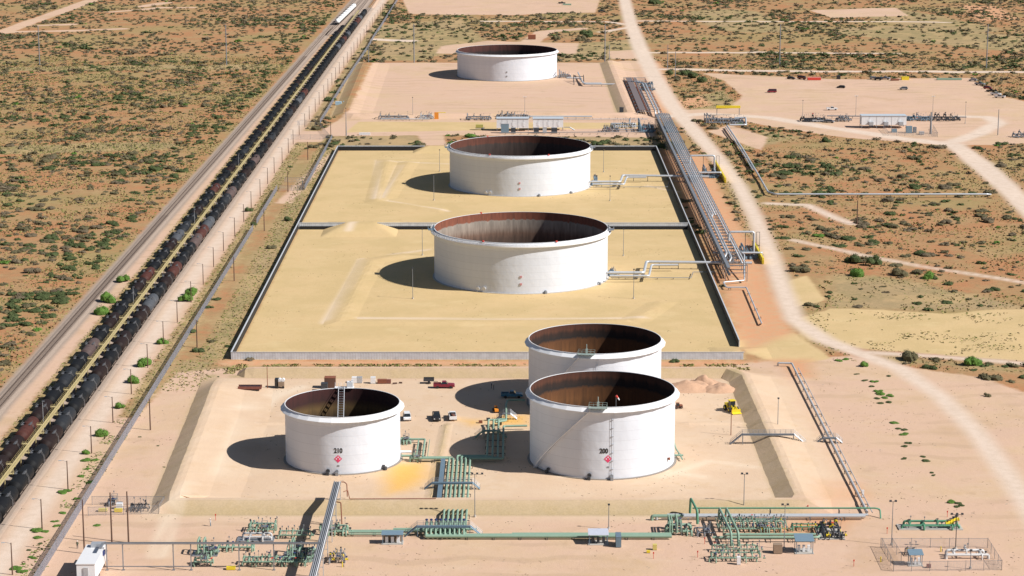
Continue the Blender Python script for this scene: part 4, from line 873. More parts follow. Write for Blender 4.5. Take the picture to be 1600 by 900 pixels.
# low link pipe after the rack
def P3(l, z): return [(*G(a, b, z), z) for a, b in l]
pipes('pipeline', 'thin silver pipe zigzagging below the near end of the rack', 'pipeline', [(P3([(1138, 372), (1150, 388), (1163, 398)], 5)+P3([(1163, 438)], 1)+P3([(1130, 441), (1135, 449), (1166, 449), (1190, 505)], 1)+P3([(1190, 505)], .1), .25)], M_pipe, supports=[(*G(a, b, .8), .8, .8, 0) for a, b in ((1140, 450), (1170, 458), (1175, 470), (1181, 482), (1187, 495))])
for nm, pts, pts2, sup in (('nearer', [(952, 426), (1006, 426), (1010, 409), (1175, 411)], [(953, 431), (1014, 431), (1018, 414), (1060, 414)], (1030, 1060, 1090, 1118)), ('farther', [(925, 284), (969, 284), (973, 274), (1108, 276)], [(926, 288), (975, 288), (979, 277), (1010, 277)], (990, 1012, 1035, 1050))):
    hh = 2.6
    pipes('pipeline', 'thick silver pipes jogging from the %s wide tank over the wall to the rack' % nm, 'pipeline', [(P3(pts, hh)[:1]+P3(pts, hh)[1:], .52), (P3(pts2, hh-.2), .4)], M_pipe, supports=[(*G(a, pts[3][1], hh-.5), hh-.5, 1.4, pi/2) for a in sup]+[(*G(a, pts[0][1], hh-.5), hh-.5, 1.4, pi/2) for a in (pts[0][0]+15, pts[0][0]+38)])
    yo = pts[0][1]+8
    pipes('pipeline', 'thin low drain line beside the silver pipes of the %s wide tank' % nm, 'pipeline', [(P3([(pts[0][0]+2, yo), (pts[2][0]+70, yo), (pts[2][0]+73, yo-9), (pts[2][0]+110, yo-9)], .7), .13)], M_steel, supports=[(*G(a, yo, .5), .5, .6, pi/2) for a in range(pts[0][0]+25, pts[0][0]+120, 25)])
    q = manifold('valve stack with blue-grey platforms at the right foot of the %s wide tank' % nm, pts[0][0], pts[0][0]+8, pts[0][1]+6, 4.5, M_bluegrey, len(nm)*7, 3, .35, tall=2, wheel=M_dark, dense=2, group='valve sets at the foot of the tanks')
    MB().pipe([(G(pts[0][0]-14, pts[0][1])[0], G(0, pts[0][1], hh)[1], hh), (G(pts[0][0], pts[0][1], hh)[0]+.5, G(0, pts[0][1], hh)[1], hh)], .4).build('stub_pipe', M_pipe, q, world=True)
    px, py = (1158, 405) if nm == 'nearer' else (1098, 278)
    manifold('pump skid with tall valves right of the rack near the %s wide tank' % nm, px, px+22, py, 9, M_bluegrey, 50+len(nm), 9, .35, loops=2, tall=2, wheel=M_dark, dense=2, skid=1, group='pump skids beside the rack')
    manifold('small control valves between wall and rack near the %s wide tank' % nm, px-24, px-10, py+8, 6, M_steel, 60+len(nm), 5, .22, tall=1.4, wheel=M_dark, dense=2, group='pump skids beside the rack')
    Yp = G(0, py)[1]+3; xa, xp = 79.5, G(px+10, py)[0]+2.5
    pipes('pipeline', 'silver goose-neck pipe from the rack down to the %s pump skid' % nm, 'pipeline', [([(xa, Yp, 6.3), (xa, Yp, 9.6), (xp, Yp, 9.6), (xp, Yp, 1.2)], .42), ([(xp+2.6, Yp-3, 1.4), (xp+2.6, Yp-3, 2.6), (xp+2.6, Yp-4, 2.6), (xa-6, Yp-4, 2.6)], .4)], M_pipe, supports=[(xa+6, Yp, 9.2, .6, pi/2), (xp+1.6, Yp+1, 9.4, 1.2, 0)])
    y0, y1 = G(0, py+8)[1], G(0, py-21)[1]; x = G(px+35, py)[0]-1.2; g_ = MB(); g_.box(x, (y0+y1)/2, 1.25, .7, y1-y0, 2.1)
    for yy in np.arange(y0, y1, 4): g_.box(x+.2, yy, .8, .2, .2, 1.6)
    o = g_.build('guard_rail', M_yellow); tag(o, 'bright yellow guard rail between the road and the %s pump skid' % nm, 'guard rail', 'yellow guard rails')
# upper rack section with brown decks
t = thing('pipe_rack', 'brown decked rack section with two silver pipes beside the far sand pad', 'pipe rack', G3(1025, 182))
a = G(1012, 182); b = G(990, 124)
MB().box(70, (1195+1360)/2, 3.2, 3.4, 150, .25).build('deck', mat('brown_grating', (.16, .13, .13), .8, var=.3), t, world=True)
for x in (72.4, 73.1, 74.2): MB().box(x, (1195+1360)/2, 3.15, .45, 150, .3).build('cable_tray', M_steel if x > 73 else M_rust, t, world=True)
for x in (76.5, 78.2): MB().pipe([(x, 1196, .3), (x, 1198, 3.4), (x, 1320, 3.4), (x-3, 1330, 3.4), (x-8, 1330, 3.4)], .45, 8).build('pipe', M_pipe, t, world=True, smooth=True)
for y in range(1200, 1355, 7):
    q = MB()
    for x in (67.2, 73.8, 80): q.box(x, y, 1.6, .3, .3, 3.2)
    q.box(73.6, y, 2.95, 13, .35, .25); q.build('support_frame', M_rust if y % 2 else M_steel, t, world=True)
manifold('crowded blue-grey valve bank at the far end of the brown deck', 1002, 1021, 142, 16, M_bluegrey, 71, 12, .3, tall=2, wheel=M_dark, dense=2, group='valve banks along the middle road')
manifold('largest blue-grey valve bank beside the head of the main rack', 998, 1022, 207, 12, M_bluegrey, 72, 16, .35, loops=3, tall=2.5, wheel=M_dark, dense=2, group='valve banks along the middle road')
manifold('grey valve bank on the right side of the rack head', 1036, 1052, 206, 12, M_bluegrey, 73, 9, .3, tall=2, wheel=M_dark, dense=2, group='valve banks along the middle road')
manifold('white and grey pump set left of the largest valve bank', 955, 995, 200, 9, M_pipe, 74, 10, .3, tall=2, wheel=M_dark, dense=2, group='valve banks along the middle road')
manifold('low grey valve row left of the pump set', 942, 968, 206, 4, M_steel, 75, 8, .25, tall=1, wheel=M_dark, dense=2, group='valve banks along the middle road')
manifold('grey manifold with an arch left of the long white unit', 727, 768, 188, 5, M_steel, 76, 8, .25, loops=1, tall=.5, wheel=M_dark, dense=1.4, group='valve banks along the middle road')
manifold('tall grey manifold standing behind the long white units', 775, 828, 186, 7, M_steel, 77, 14, .3, tall=1.5, wheel=M_dark, dense=2, group='valve banks along the middle road')
manifold('spread-out grey meter line alone on the left of the middle road', 590, 640, 187, 4, M_steel, 78, 7, .28, tall=1.6, wheel=M_dark, dense=1.6, group='valve banks along the middle road')
manifold('grey valve cluster near the yellow frame on the middle road', 655, 676, 186, 4, M_pipe, 79, 5, .28, tall=1.2, wheel=M_dark, dense=1.6, group='valve banks along the middle road')
pipes('pipeline', 'thin grey line joining two valve clusters on the middle road', 'pipeline', [(P3([(595, 186), (672, 186)], 1), .3)], M_pipe, supports=[(*G(a, 186, .8), .8, .6, pi/2) for a in range(600, 670, 10)])
pipes('pipeline', 'long grey pipe behind the white units along the far pad', 'pipeline', [(P3([(825, 182), (925, 182)], 1.2), .45), (P3([(830, 186), (1012, 186)], 1), .2)], M_pipe, supports=[(*G(a, 184, .8), .8, 2, pi/2) for a in range(835, 1010, 13)])
pipes('pipeline', 'long low grey pipe in front of the white units', 'pipeline', [(P3([(780, 207), (1005, 206)], .9), .2), (P3([(965, 203), (1010, 203)], 1.2), .3)], M_steel, supports=[(*G(a, 208, .7), .7, 1, pi/2) for a in range(790, 1000, 12)])
manifold('valve stack at the right foot of the farthest tank', 872, 892, 122, 6, M_steel, 81, 6, .3, loops=2, tall=1.5, wheel=M_dark, dense=1.6, group='valve sets at the foot of the tanks')
t = pipes('pipeline', 'silver pipes from the farthest tank bending across its pad', 'pipeline', [(P3([(885, 122), (905, 122)], 1.4)+[(x, y, 1.4) for x, y in [G(905, 122, 1.4)]]+P3([(914, 131.5), (964, 131.5)], 1.4)+P3([(970, 131)], -.2), .45), (P3([(903, 113), (911, 130), (940, 130)], 1.8), .4)], M_pipe, supports=[(*G(a, 132, 1), 1, 1.4, pi/2) for a in (925, 940, 955)])
t = thing('pipe_crossover', 'dark tall stair frame over the bent pipes of the farthest tank', 'crossover', G3(905, 133), group='stair crossovers over pipes')
m = MB(); m.box(0, 16, 3.4, 6.5, 1.6, .2); m.build('deck', M_dark, t); m = MB()
for s in (-3, 3): m.box(s, 16, 2.2, .25, 1.6, 4.4); m.sweep([(s, 15, 3.4), (s, 2, .1)], [.25, .25], 4)
m.build('stair', M_dark, t)
manifold('grey manifold with a yellow gantry at the head of the right pipeline', 1100, 1165, 194, 12, M_steel, 82, 14, .35, loops=2, tall=1.5, wheel=M_dark, dense=2, group='valve banks along the middle road')
t = thing('gantry', 'bright yellow overhead gantry above the right upper manifold', 'gantry', G3(1125, 184)); MB().box(5, 8, 4.8, 13, 2, 1.2).build('beam', M_yellow, t)
for x in (-1, 11): MB().box(x, 8, 2.2, .35, .35, 4.4).build('leg', M_steel, t)
pipes('pipeline', 'silver pipe on low supports bending right across the scrub', 'pipeline', [(P3([(1136, 196), (1160, 232), (1178, 262), (1184, 272), (1200, 300), (1212, 303.5), (1544, 303.5)], 1.4)+P3([(1548, 304)], .1), .42), (P3([(1134, 199), (1158, 235), (1176, 265)], 1.4), .3)], M_pipe, supports=[(*G(a, b, 1.), 1., 1.2, r_) for a, b, r_ in [(1144, 209, 0), (1152, 221, 0), (1161, 234, 0), (1170, 249, 0), (1179, 263, 0), (1187, 277, 0), (1195, 291, 0)]+[(x, 304.5, pi/2) for x in range(1215, 1540, 44)]])
pipes('pipeline', 'silver pipe loop right of the yellow gantry', 'pipeline', [(P3([(1140, 195), (1166, 195), (1165, 184), (1148, 184)], 1.6), .5)], M_pipe)
manifold('left dark valve row in the right upper yard', 1252, 1292, 191, 6, M_dark, 83, 14, .3, tall=1.5, wheel=M_dark, dense=2, group='valve rows in the right upper yard')
manifold('grey valve set just left of the white triple unit', 1308, 1328, 190, 5, M_steel, 84, 6, .3, tall=1, wheel=M_dark, dense=1.6, group='valve rows in the right upper yard')
manifold('blue-grey pump row right of the white triple unit', 1418, 1455, 189, 6, M_bluegrey, 85, 8, .3, tall=1.5, wheel=M_dark, dense=1.6, group='valve rows in the right upper yard')
manifold('rightmost dark pump row in the right upper yard', 1460, 1500, 189, 6, M_dark, 86, 8, .3, tall=1.5, wheel=M_dark, dense=1.6, group='valve rows in the right upper yard')
manifold('small manifold cut by the right edge of the picture', 1583, 1612, 216, 6, M_steel, 87, 6, .3, tall=1.5, wheel=M_dark, group='valve rows in the right upper yard')
pipes('pipeline', 'thin grey line behind the white triple unit', 'pipeline', [(P3([(1292, 181), (1510, 183)], 1.2), .3)], M_steel, supports=[(*G(a, 182, 1), 1, .6, pi/2) for a in range(1300, 1500, 16)])
# ------------------------------------------------------------------ fences
def fence(label, pts, h, m, post=3., cat='fence', pm=None, name='chain_link_fence', top=True):
    t = thing(name, label, cat, (*pts[0], 0)); posts = []
    for a, b in zip(pts, pts[1:]):
        a = Vector((*a, 0)); b = Vector((*b, 0)); L = (b-a).length
        o = MB().quad([(0, 0, .05), (L, 0, .05), (L, 0, h), (0, 0, h)]).build('wire_mesh', m, t); o.location = a-t.location; o.rotation_euler = (0, 0, atan2((b-a).y, (b-a).x))
        n = max(1, int(L/post)); posts += [a.lerp(b, i/n) for i in range(n+1)]
        if top: MB().cyl(a+Vector((0, 0, h)), b+Vector((0, 0, h)), .04, n=5).build('top_rail', pm or M_steel, t, world=True)
    if len(posts) <= 100:
        for p in posts: MB().cyl(p, p+Vector((0, 0, h+.15)), .055, n=6).build('post', pm or M_steel, t, world=True)
    else:
        q = MB()
        for p in posts[:100]: MB().cyl(p, p+Vector((0, 0, h+.15)), .055, n=6).build('post', pm or M_steel, t, world=True)
        for p in posts[100:]: q.cyl(p, p+Vector((0, 0, h+.15)), .055, n=6)
        o = q.build('post', pm or M_steel, t, world=True); o['kind'] = 'stuff'
    return t
fence('grey slatted fence running from the bottom edge up to the gate', [(-101.3, 420), (-101.1, 640), (-101.2, 868)], 2.4, M_slat, 3.2)
fence('grey slatted fence between the gate and the rear compound', [(-101.2, 880), (-101.4, 962)], 2.4, M_slat, 3.2)
fence('grey slatted fence beyond the rear compound, rising past the far tank', [G(476, 297), G(519, 217)], 2.4, M_slat, 3.2)
fence('farthest grey slatted fence winding along the rail road', PG([(500, 194), (536, 135), (575, 76), (585, 58), (596, 42), (622, 0), (640, -22)]), 2.6, M_slat, 6)
fence('wire fence around the yellow-marked equipment beside the slatted fence', PG([(144, 789), (257, 789), (248, 803), (138, 806)]), 2.1, M_chain, 3.5, name='compound_fence')
fence('wire fence around the compound with the white meter run at lower right', PG([(1376, 856), (1394, 856), (1543, 856), (1565, 891), (1396, 893), (1378, 856)]), 2.2, M_chain, 3.6, name='compound_fence')
fence('inner wire partition of the lower right compound', PG([(1394, 856), (1408, 879)]), 2.2, M_chain, 3.6, name='compound_fence')
fence('wire fence before the white triple unit in the right upper yard', PG([(1380, 203), (1388, 212), (1465, 214), (1458, 202)]), 2.2, M_chain, 4, name='compound_fence')
fence('wire compound fence between the slatted fences left of the tan pads', PG([(437, 298), (474, 298), (472, 285), (445, 285)]), 2.2, M_chain, 4, name='compound_fence')
fence('wire compound fence beside the rail road above the tan pads', PG([(455, 218), (515, 218), (500, 200), (478, 195), (465, 196)]), 2.4, M_chain, 4, name='compound_fence')
# ------------------------------------------------------------------ poles
def lamp_pole(h=7.2):
    t = thing('lamp_pole', '', 'lamp pole'); MB().cyl((0, 0, 0), (0, 0, h), .16, .11, n=8).build('pole', M_wood, t)
    m = MB().pipe([(0, 0, h-.3), (-.8, 0, h+.1), (-1.5, 0, h+.1)], .04, 5); a = m.build('arm', M_steel, t); MB().box(-1.7, 0, h+.06, .7, .3, .14).build('lamp_head', M_pipe, t); return t
lp = lamp_pole(); y = 462.; i = 0; F = 1
while y < 1850:
    i += 1; lab = 'brown wooden lamp pole beside the rail road, '+ordw(i)+' from the near end'; x = -107.2+(0 if y < 1400 else (y-1400)*.006)+random.uniform(-.3, .3)
    if F: lp.location = (x, y, 0); lp['label'] = lab; lp['group'] = 'wooden lamp poles along the rail road'; F = 0
    else: dup(lp, (x, y, 0), random.uniform(-.1, .1), lab, 'wooden lamp poles along the rail road')
    y += 30.4+random.uniform(-1, 1)
def bare_pole(name, label, h, r=.17, m=None, group=None, loc=(0, 0, 0), arms=0, cat='utility pole'):
    t = thing(name, label, cat, loc, group=group); MB().cyl((0, 0, 0), (0, 0, h), r, r*.7, n=8).build('pole', m or M_wood, t)
    if arms: MB().box(0, 0, h-.5, 2.6, .12, .14).build('crossarm', m or M_wood, t)
    return t
for i, (px, py) in enumerate([(132, 865), (235, 672), (308, 543), (366, 439), (413, 361), (450, 300), (481, 250), (517, 217)]):
    bare_pole('utility_pole', 'plain brown utility pole behind the slatted fence, '+ordw(i+1)+' from the near end', 8.6 if i else 12.5, .19, group='brown poles behind the slatted fence', loc=G3(px, py))
for px, py, h, l in ((175, 850, 12, 'left one of two tall wooden poles behind the white cabin'), (201, 848, 12, 'right one of two tall wooden poles behind the white cabin'), (418, 607, 6.5, 'thin rust-coloured pole beside the dark flatbed trailer'), (1142, 680, 7, 'rusty pole standing in front of the yellow loader'), (1161, 560, .1, '')):
    if l: bare_pole('wooden_pole', l, h, .2 if h > 10 else .12, M_wood if h > 10 else M_rust, loc=G3(px, py), cat='pole')
for i, (px, py, h) in enumerate([(62, 102, 25), (354, 102, 26), (647, 98, 25), (945, 98, 25), (1218, 102, 26), (1541, 107, 28), (576, 101, 12), (952, 99, 12), (1043, 107, 15), (1055, 121, 16), (1559, 211, 13), (1339, 350, 9.5), (40, 8, 20), (302, 2, 20)]):
    t = bare_pole('steel_pole', ('tall grey steel power pole, '+ordw(i+1)+' from the left in the row crossing the far scrub') if i < 6 else ['short grey pole at the rear left corner of the far sand pad', 'shorter grey pole right of the one at the rear of the far pad', 'grey pole at the left side of the cross road junction', 'stout grey pole among green bushes at the junction', 'slim dark pole on the right parking ground', 'thin brown pole in the scrub below the right silver pipe', 'faint far pole near the top left corner', 'faint far pole by the pale clearing at the top left'][i-6], h, .38 if i < 6 else .25, M_steel if i < 11 else M_wood, 'tall steel power poles' if i < 6 else None, G3(px, py), cat='power pole')
    if i < 6:
        m = MB(); [m.box(s*.8, 0, h-z, 1.6, .15, .15) for s, z in ((1, 3), (-1, 4.5), (1, 6))]; m.build('insulator_arm', M_steel, t)
for px, py, ph, n, l in [(645, 467, 420, 1, 'lamp mast in front of the widest tank, left side'), (990, 467, 422, 1, 'lamp mast in front of the widest tank, right side'), (678, 313, 274, 1, 'lamp mast standing in the shadow of the farther walled tank'), (953, 314, 276, 1, 'lamp mast by the pipes of the farther walled tank'), (660, 399, 359, 1, 'lamp mast just before the left part of the dividing wall'), (974, 400, 359, 1, 'lamp mast just before the right part of the dividing wall'), (687, 268, 235, 1, 'lamp mast behind the left side of the farther walled tank'), (943, 269, 236, 1, 'lamp mast behind the right side of the farther walled tank'),
        (1162, 798, 742, 2, 'two-headed lamp mast in front of the right berm'), (1225, 858, 791, 2, 'two-headed lamp mast beside the brown hut'), (1393, 852, 786, 2, 'two-headed lamp mast at the corner of the lower right compound'), (1493, 858, 806, 3, 'black three-headed lamp mast beside the yellow valves'), (742, 808, 742, 4, 'four-headed lamp mast right of the six-pipe bundle'), (1215, 673, 624, 1, 'slim lamp mast behind the long berm crossover'), (951, 827, 790, 1, 'slim mast near the blue-roofed shelter'), (1516, 889, 862, 1, 'thin grey mast inside the lower right compound'),
        (1254, 181, 158, 1, 'leftmost lamp mast of the right upper yard'), (1337, 181, 151, 2, 'white-headed lamp mast left of the white triple unit'), (1457, 184, 152, 2, 'white-headed lamp mast right of the white triple unit'), (1508, 193, 161, 1, 'rightmost lamp mast of the right upper yard'), (820, 175, 152, 2, 'lamp mast behind the long white units'), (645, 184, 153, 1, 'lamp mast behind the meter line on the middle road'), (541, 213, 170, 1, 'thick brown mast in the compound above the tan pads'), (1105, 372, 322, 1, 'slim mast right of the main rack')]:
    x, y = G(px, py); D = sqrt(x*x+y*y+CAMH**2); h = (py-ph)*D/FPX/cos(atan2(CAMH, y)); mm = M_dark if 'black' in l else M_steel
    t = thing('lamp_mast', l, 'lamp mast', (x, y, 0), group='slim lamp masts of the yard'); MB().cyl((0, 0, 0), (0, 0, h), .11 if 'thick' not in l else .3, .07, n=8).build('mast', mm, t)
    MB().cyl((0, 0, 0), (0, 0, .5), .3, n=8).build('footing', M_conc, t)
    if n > 1: MB().box(0, 0, h, 1.1*n-.4, .09, .09).build('crossbar', mm, t)
    for i in range(n): MB().box((i-(n-1)/2)*1.15, -.1, h+.22, .5, .42, .34).build('lamp_head', M_dark if 'white' not in l else M_white, t)
bare_pole('steel_pole', 'stout grey column beside the white triple unit', 11, .55, M_steel, loc=G3(1454, 209), cat='column')
# ------------------------------------------------------------------ vehicles
def car(kind, paint, label, px, py, heading, group=None, load=None):
    """heading: degrees, 0 = nose to the right; built nose towards +x"""
    t = thing({'pickup': 'pickup_truck', 'suv': 'parked_car', 'van': 'parked_van'}[kind], label, {'pickup': 'pickup truck', 'suv': 'car', 'van': 'van'}[kind], G3(px, py), radians(heading), group)
    P = {'pickup': [(-3.05, .55), (-3.05, 1.15), (-.75, 1.2), (-.7, 1.25), (1.15, 1.3), (2.7, 1.2), (3.0, 1.0), (3.05, .5)], 'suv': [(-2.4, .5), (-2.45, 1.05), (-2.3, 1.2), (.95, 1.22), (2.2, 1.05), (2.45, .85), (2.45, .45)], 'van': [(-2.7, .5), (-2.75, 1.3), (1.6, 1.35), (2.6, 1.1), (2.75, .5)]}[kind]
    k = len(P); m = MB(); w = 1.0; rows = [(-w*.97, 0), (-w, 0), (w, 0), (w*.97, 0)]
    m.prism(P, -w, w); m.build('body', paint, t)
    C = {'pickup': (-.75, .55, 1.3, -.55, .05), 'suv': (-2.2, 1.15, 1.2, -1.9, .3), 'van': (-2.7, 1.9, 1.3, -2.6, 1.2)}[kind]; zt = {'pickup': 1.92, 'suv': 1.75, 'van': 2.2}[kind]
    a, b = C[0], C[1]+.6; m = MB(); m.v = [(a, -.92, 1.2), (b, -.92, 1.2), (b, .92, 1.2), (a, .92, 1.2), (C[3], -.74, zt), (C[4]+.5, -.74, zt), (C[4]+.5, .74, zt), (C[3], .74, zt)]
    m.f = [(4, 5, 6, 7), (0, 1, 5, 4), (1, 2, 6, 5), (2, 3, 7, 6), (3, 0, 4, 7)]; m.build('window', M_glass, t)
    MB().box((C[3]+C[4]+.5)/2, 0, zt+.03, C[4]+.5-C[3], 1.5, .07).build('roof', paint, t)
    for sx in (-1.85, 1.9) if kind == 'pickup' else (-1.5, 1.55):
        for sy in (-.92, .92): MB().cyl((sx, sy-.14, .4), (sx, sy+.14, .4), .41, n=14).build('wheel', M_tyre, t)
    if kind == 'pickup':
        MB().box(-1.95, 0, 1.19, 1.95, 1.6, .06).build('bed_liner', M_black, t); q = MB(); q.box(-1.95, .88, 1.3, 2.1, .12, .3); q.box(-1.95, -.88, 1.3, 2.1, .12, .3); q.box(-3.0, 0, 1.3, .1, 1.85, .3); q.build('bed_side', paint, t)
        if load: 
            for i in range(5): MB().box(-2.6+i*.36, random.uniform(-.4, .4), 1.5, .5, .6, .5, random.random()).build('toolbox', random.choice([M_red, M_dark, M_steel, M_rust]), t)
    for s in (-.7, .7): MB().box(P[-1][0]+.0, s, .9, .06, .35, .16).build('headlight', M_white, t)
    return t
car('pickup', M_maroon, 'maroon pickup truck parked nose right behind tank 210', 694, 606, 0)
car('suv', M_carwhite, 'white car with open doors right beside tank 210', 636, 655, -85)
car('pickup', M_black, 'black pickup truck between the two small shadows', 682, 655, -85)
car('pickup', M_carwhite, 'white pickup with cluttered bed beside the black pickup', 707, 654, 95, load=1)
car('pickup', M_carblue, 'blue truck parked in the shadow of the rear tank', 800, 621, 0)
car('pickup', M_carwhite, 'white pickup parked before the dark valve row', 1300, 172, 0)
car('suv', M_black, 'black car alone on the left of the right parking ground', 1314, 138, 160)
car('suv', M_cargrey, 'grey car alone in the middle of the right parking ground', 1412, 140, 170)
car('pickup', M_silver, 'silver car parked below the dark valve row', 1278, 191, 0)
car('suv', M_cargrey, 'grey car at the right tip of the dark valve row', 1296, 192, -20)
for px, py, kd, c, l in ((1520, 127, 'suv', M_silver, 'silver car first in the slanting row at the right edge'), (1531, 133, 'pickup', M_cargrey, 'grey pickup second in the slanting row at the right edge'), (1543, 139, 'suv', M_maroon, 'dark red car in the middle of the slanting row'), (1549, 144, 'pickup', M_black, 'black truck in the slanting row beside two white cars'), (1556, 149, 'pickup', M_carwhite, 'white car beside the black truck in the slanting row'), (1562, 153, 'pickup', M_carwhite, 'white pickup nearest to us in the slanting row'), (1365, 124, 'suv', M_silver, 'silver car left of the black car by the back edge of the parking'), (1372, 125, 'suv', M_black, 'black car beside the silver one by the back edge of the parking'), (1383, 124, 'pickup', M_cargrey, 'grey pickup by the back edge of the parking'), (1236, 124, 'suv', M_black, 'black car at the left end of the back edge'), (1253, 124, 'van', M_rust, 'rusty van beside the red tent at the back edge')):
    car(kd, c, l, px, py, random.choice([-25, 155, -30]), 'cars along the edge of the right parking ground')
car('van', M_maroon, 'maroon tanker-like van at the left edge of the right parking ground', 1206, 145, 180)
car('pickup', M_black, 'dark truck on the pale clearing near the top edge', 940, 19, 10)
car('pickup', M_black, 'black truck beside the green trailer at the very top', 878, 6, 0)
def crate(name, label, cat, px, py, sx, sy, sz, m, rz=0, z=0, extra=None):
    t = thing(name, label, cat, G3(px, py, z), rz); MB().box(0, 0, sz/2+.12, sx, sy, sz).build('body', m, t); q = MB()
    for s in (-1, 1): q.box(0, s*sy*.32, .06, sx, .14, .12)
    q.build('skid', M_dark, t); MB().box(0, 0, sz+.16, sx*1.03, sy*1.03, .08).build('lid', extra or m, t); return t
crate('storage_box', 'brown steel box tank standing behind tank 210', 'steel box', 516, 606, 3.1, 2.6, 3., mat('brown_box', (.12, .06, .04), .7), 0, 0, M_rust)
crate('generator', 'dark blue generator left of the brown steel box', 'generator', 507, 611, 1.8, 2, 2.2, M_dark)
crate('water_tote', 'left white square tote behind tank 210', 'tote', 554, 598, 1.5, 1.5, 1.5, M_white); crate('water_tote', 'right white square tote beside its twin behind tank 210', 'tote', 562, 598, 1.5, 1.5, 1.5, M_silver)
crate('water_tote', 'single white tote left of the rusty boxes', 'tote', 583, 599, 1.4, 1.4, 1.7, M_carwhite)
crate('rusty_box', 'larger rusty steel box behind tank 210', 'steel box', 597, 599, 2.6, 1.4, 1., M_rust); crate('rusty_box', 'smaller rusty steel box right of the larger one', 'steel box', 607, 599, 1.4, 1.2, .9, M_redbrown)
crate('wood_block', 'small timber block left of the maroon pickup', 'timber', 617, 600, 1.2, .5, .2, M_wood, .3); crate('wood_block', 'tiny timber block nearest the maroon pickup', 'timber', 626, 599, .9, .4, .2, M_wood, -.2)
crate('tool_box', 'small dark toolbox on the yellow soil beside the crossover', 'toolbox', 751, 661, 1, .8, .5, M_rust); crate('tool_box', 'second dark toolbox closer to the crossover', 'toolbox', 763, 657, 1, .7, .5, M_dark)
t = thing('flatbed_trailer', 'long dark flatbed trailer on the left of the small tank yard', 'trailer', G3(389, 612)); MB().box(.3, 0, 1.1, 6.6, 2.3, .25).box(.3, 1.1, 1.5, 6.6, .08, .6).box(.3, -1.1, 1.5, 6.6, .08, .6).build('bed', M_redbrown, t)
MB().box(-3.9, 0, .9, 2, .3, .2).build('drawbar', M_black, t)
for x in (1.2, 2.2): 
    for s in (-1.05, 1.05): MB().cyl((x, s-.12, .42), (x, s+.12, .42), .42, n=12).build('wheel', M_tyre, t)
MB().box(.3, 0, 1.4, 5.6, 1.7, .5).build('load', M_black, t)
t = thing('light_tower', 'white-topped machine trailer behind the thin rusty pole', 'machine', G3(438, 606)); MB().box(.2, 0, 1.2, 1.9, 1.6, 1.3).build('body', M_brown, t); MB().box(-1, .2, 1.5, 1., 2, 2.4).build('panel', M_black, t); MB().cyl((-.2, 0, 2.2), (-.2, 1.2, 2.2), .5, n=12).build('drum', M_white, t); MB().cyl((.8, 0, 2.2), (.8, 1.2, 2.2), .5, n=12).build('drum', M_white, t)
for s in (-.7, .9): MB().cyl((s, -.9, .35), (s, -.7, .35), .35, n=12).build('wheel', M_tyre, t)
t = thing('utility_trailer', 'small dark trailer hitched behind the maroon pickup', 'trailer', G3(670, 599)); MB().box(0, 0, .9, 3, 1.9, .15).box(0, .9, 1.3, 3, .06, .7).box(0, -.9, 1.3, 3, .06, .7).build('bed', M_dark, t); MB().box(2, 0, .6, 1.2, .12, .12).build('drawbar', M_dark, t)
for s in (-.95, .95): MB().cyl((0, s-.1, .35), (0, s+.1, .35), .35, n=12).build('wheel', M_tyre, t)
def loader(label, px, py, rz, m, s=1.):
    t = thing('wheel_loader', label, 'loader', G3(px, py), rz); t.scale = (s, s, s); MB().prism([(-2.2, .8), (-2.2, 2), (-.4, 2.2), (-.4, .8)], -.95, .95).build('engine_cover', m, t); MB().box(.5, 0, 2.3, 1.5, 1.5, 1.6, top=.9).build('cab', M_glass, t); MB().box(.5, 0, 3.15, 1.7, 1.7, .12).build('cab_roof', m, t); MB().box(1, 0, 1.1, 2, 1.2, .6).build('front_frame', m, t)
    for y in (-.5, .5): MB().sweep([(1.2, y, 1.8), (2.4, y, 1.5), (3.2, y, .7)], [.16, .16, .16], 5).build('arm', m, t)
    MB().prism([(3.1, .15), (3.1, 1.2), (3.4, 1.3), (3.3, .45), (4.2, .15)], -1.3, 1.3).build('bucket', m if s > .8 else M_dark, t)
    for x in (-1.3, 1.5):
        for y in (-1.1, 1.1): w = MB().cyl((x, y-.28, .75), (x, y+.28, .75), .75, n=16).build('wheel', M_tyre, t); MB().cyl((x, y-.3, .75), (x, y+.3, .75), .3, n=10).build('rim', m, w)
    return t
loader('yellow wheel loader by the foot of the right berm', 1142, 642, radians(-70), M_yellow); loader('small red skid loader peeping out right of tank 200', 1060, 638, radians(200), M_rust, .5); loader('orange machine at the edge of the rear tank shadow', 775, 644, radians(100), M_orange, .55)
crate('camping_tent', 'bright yellow tank by the back edge of the right parking', 'tank', 1414, 125, 4.5, 3, 1.8, M_yellow); crate('red_canopy', 'long red equipment skid at the back edge of the right parking', 'equipment skid', 1272, 125, 8, 3, 1.5, M_red, extra=mat('pale_red', (.7, .25, .2), .6))
crate('pipe_stack', 'long low green pipe stack at the back edge of the right parking', 'pipe stack', 1483, 125, 15, 2, .9, M_green); crate('dark_tank', 'small dark tank right of the red skid', 'tank', 1310, 124, 2.2, 2.2, 2.2, M_black); crate('dark_tank', 'small rusty tank between the grey pickup and the yellow tank', 'tank', 1398, 126, 5, 1.5, .8, M_rust)
crate('orange_box', 'orange-roofed shed in the scrub behind the farthest tank', 'shed', 831, 61, 5.5, 4, 3, M_rust, extra=mat('faded_orange', (.5, .2, .1), .7)); crate('green_trailer', 'low green trailer at the very top right of the black truck', 'trailer', 886, 8, 7, 2.2, 1, M_green)
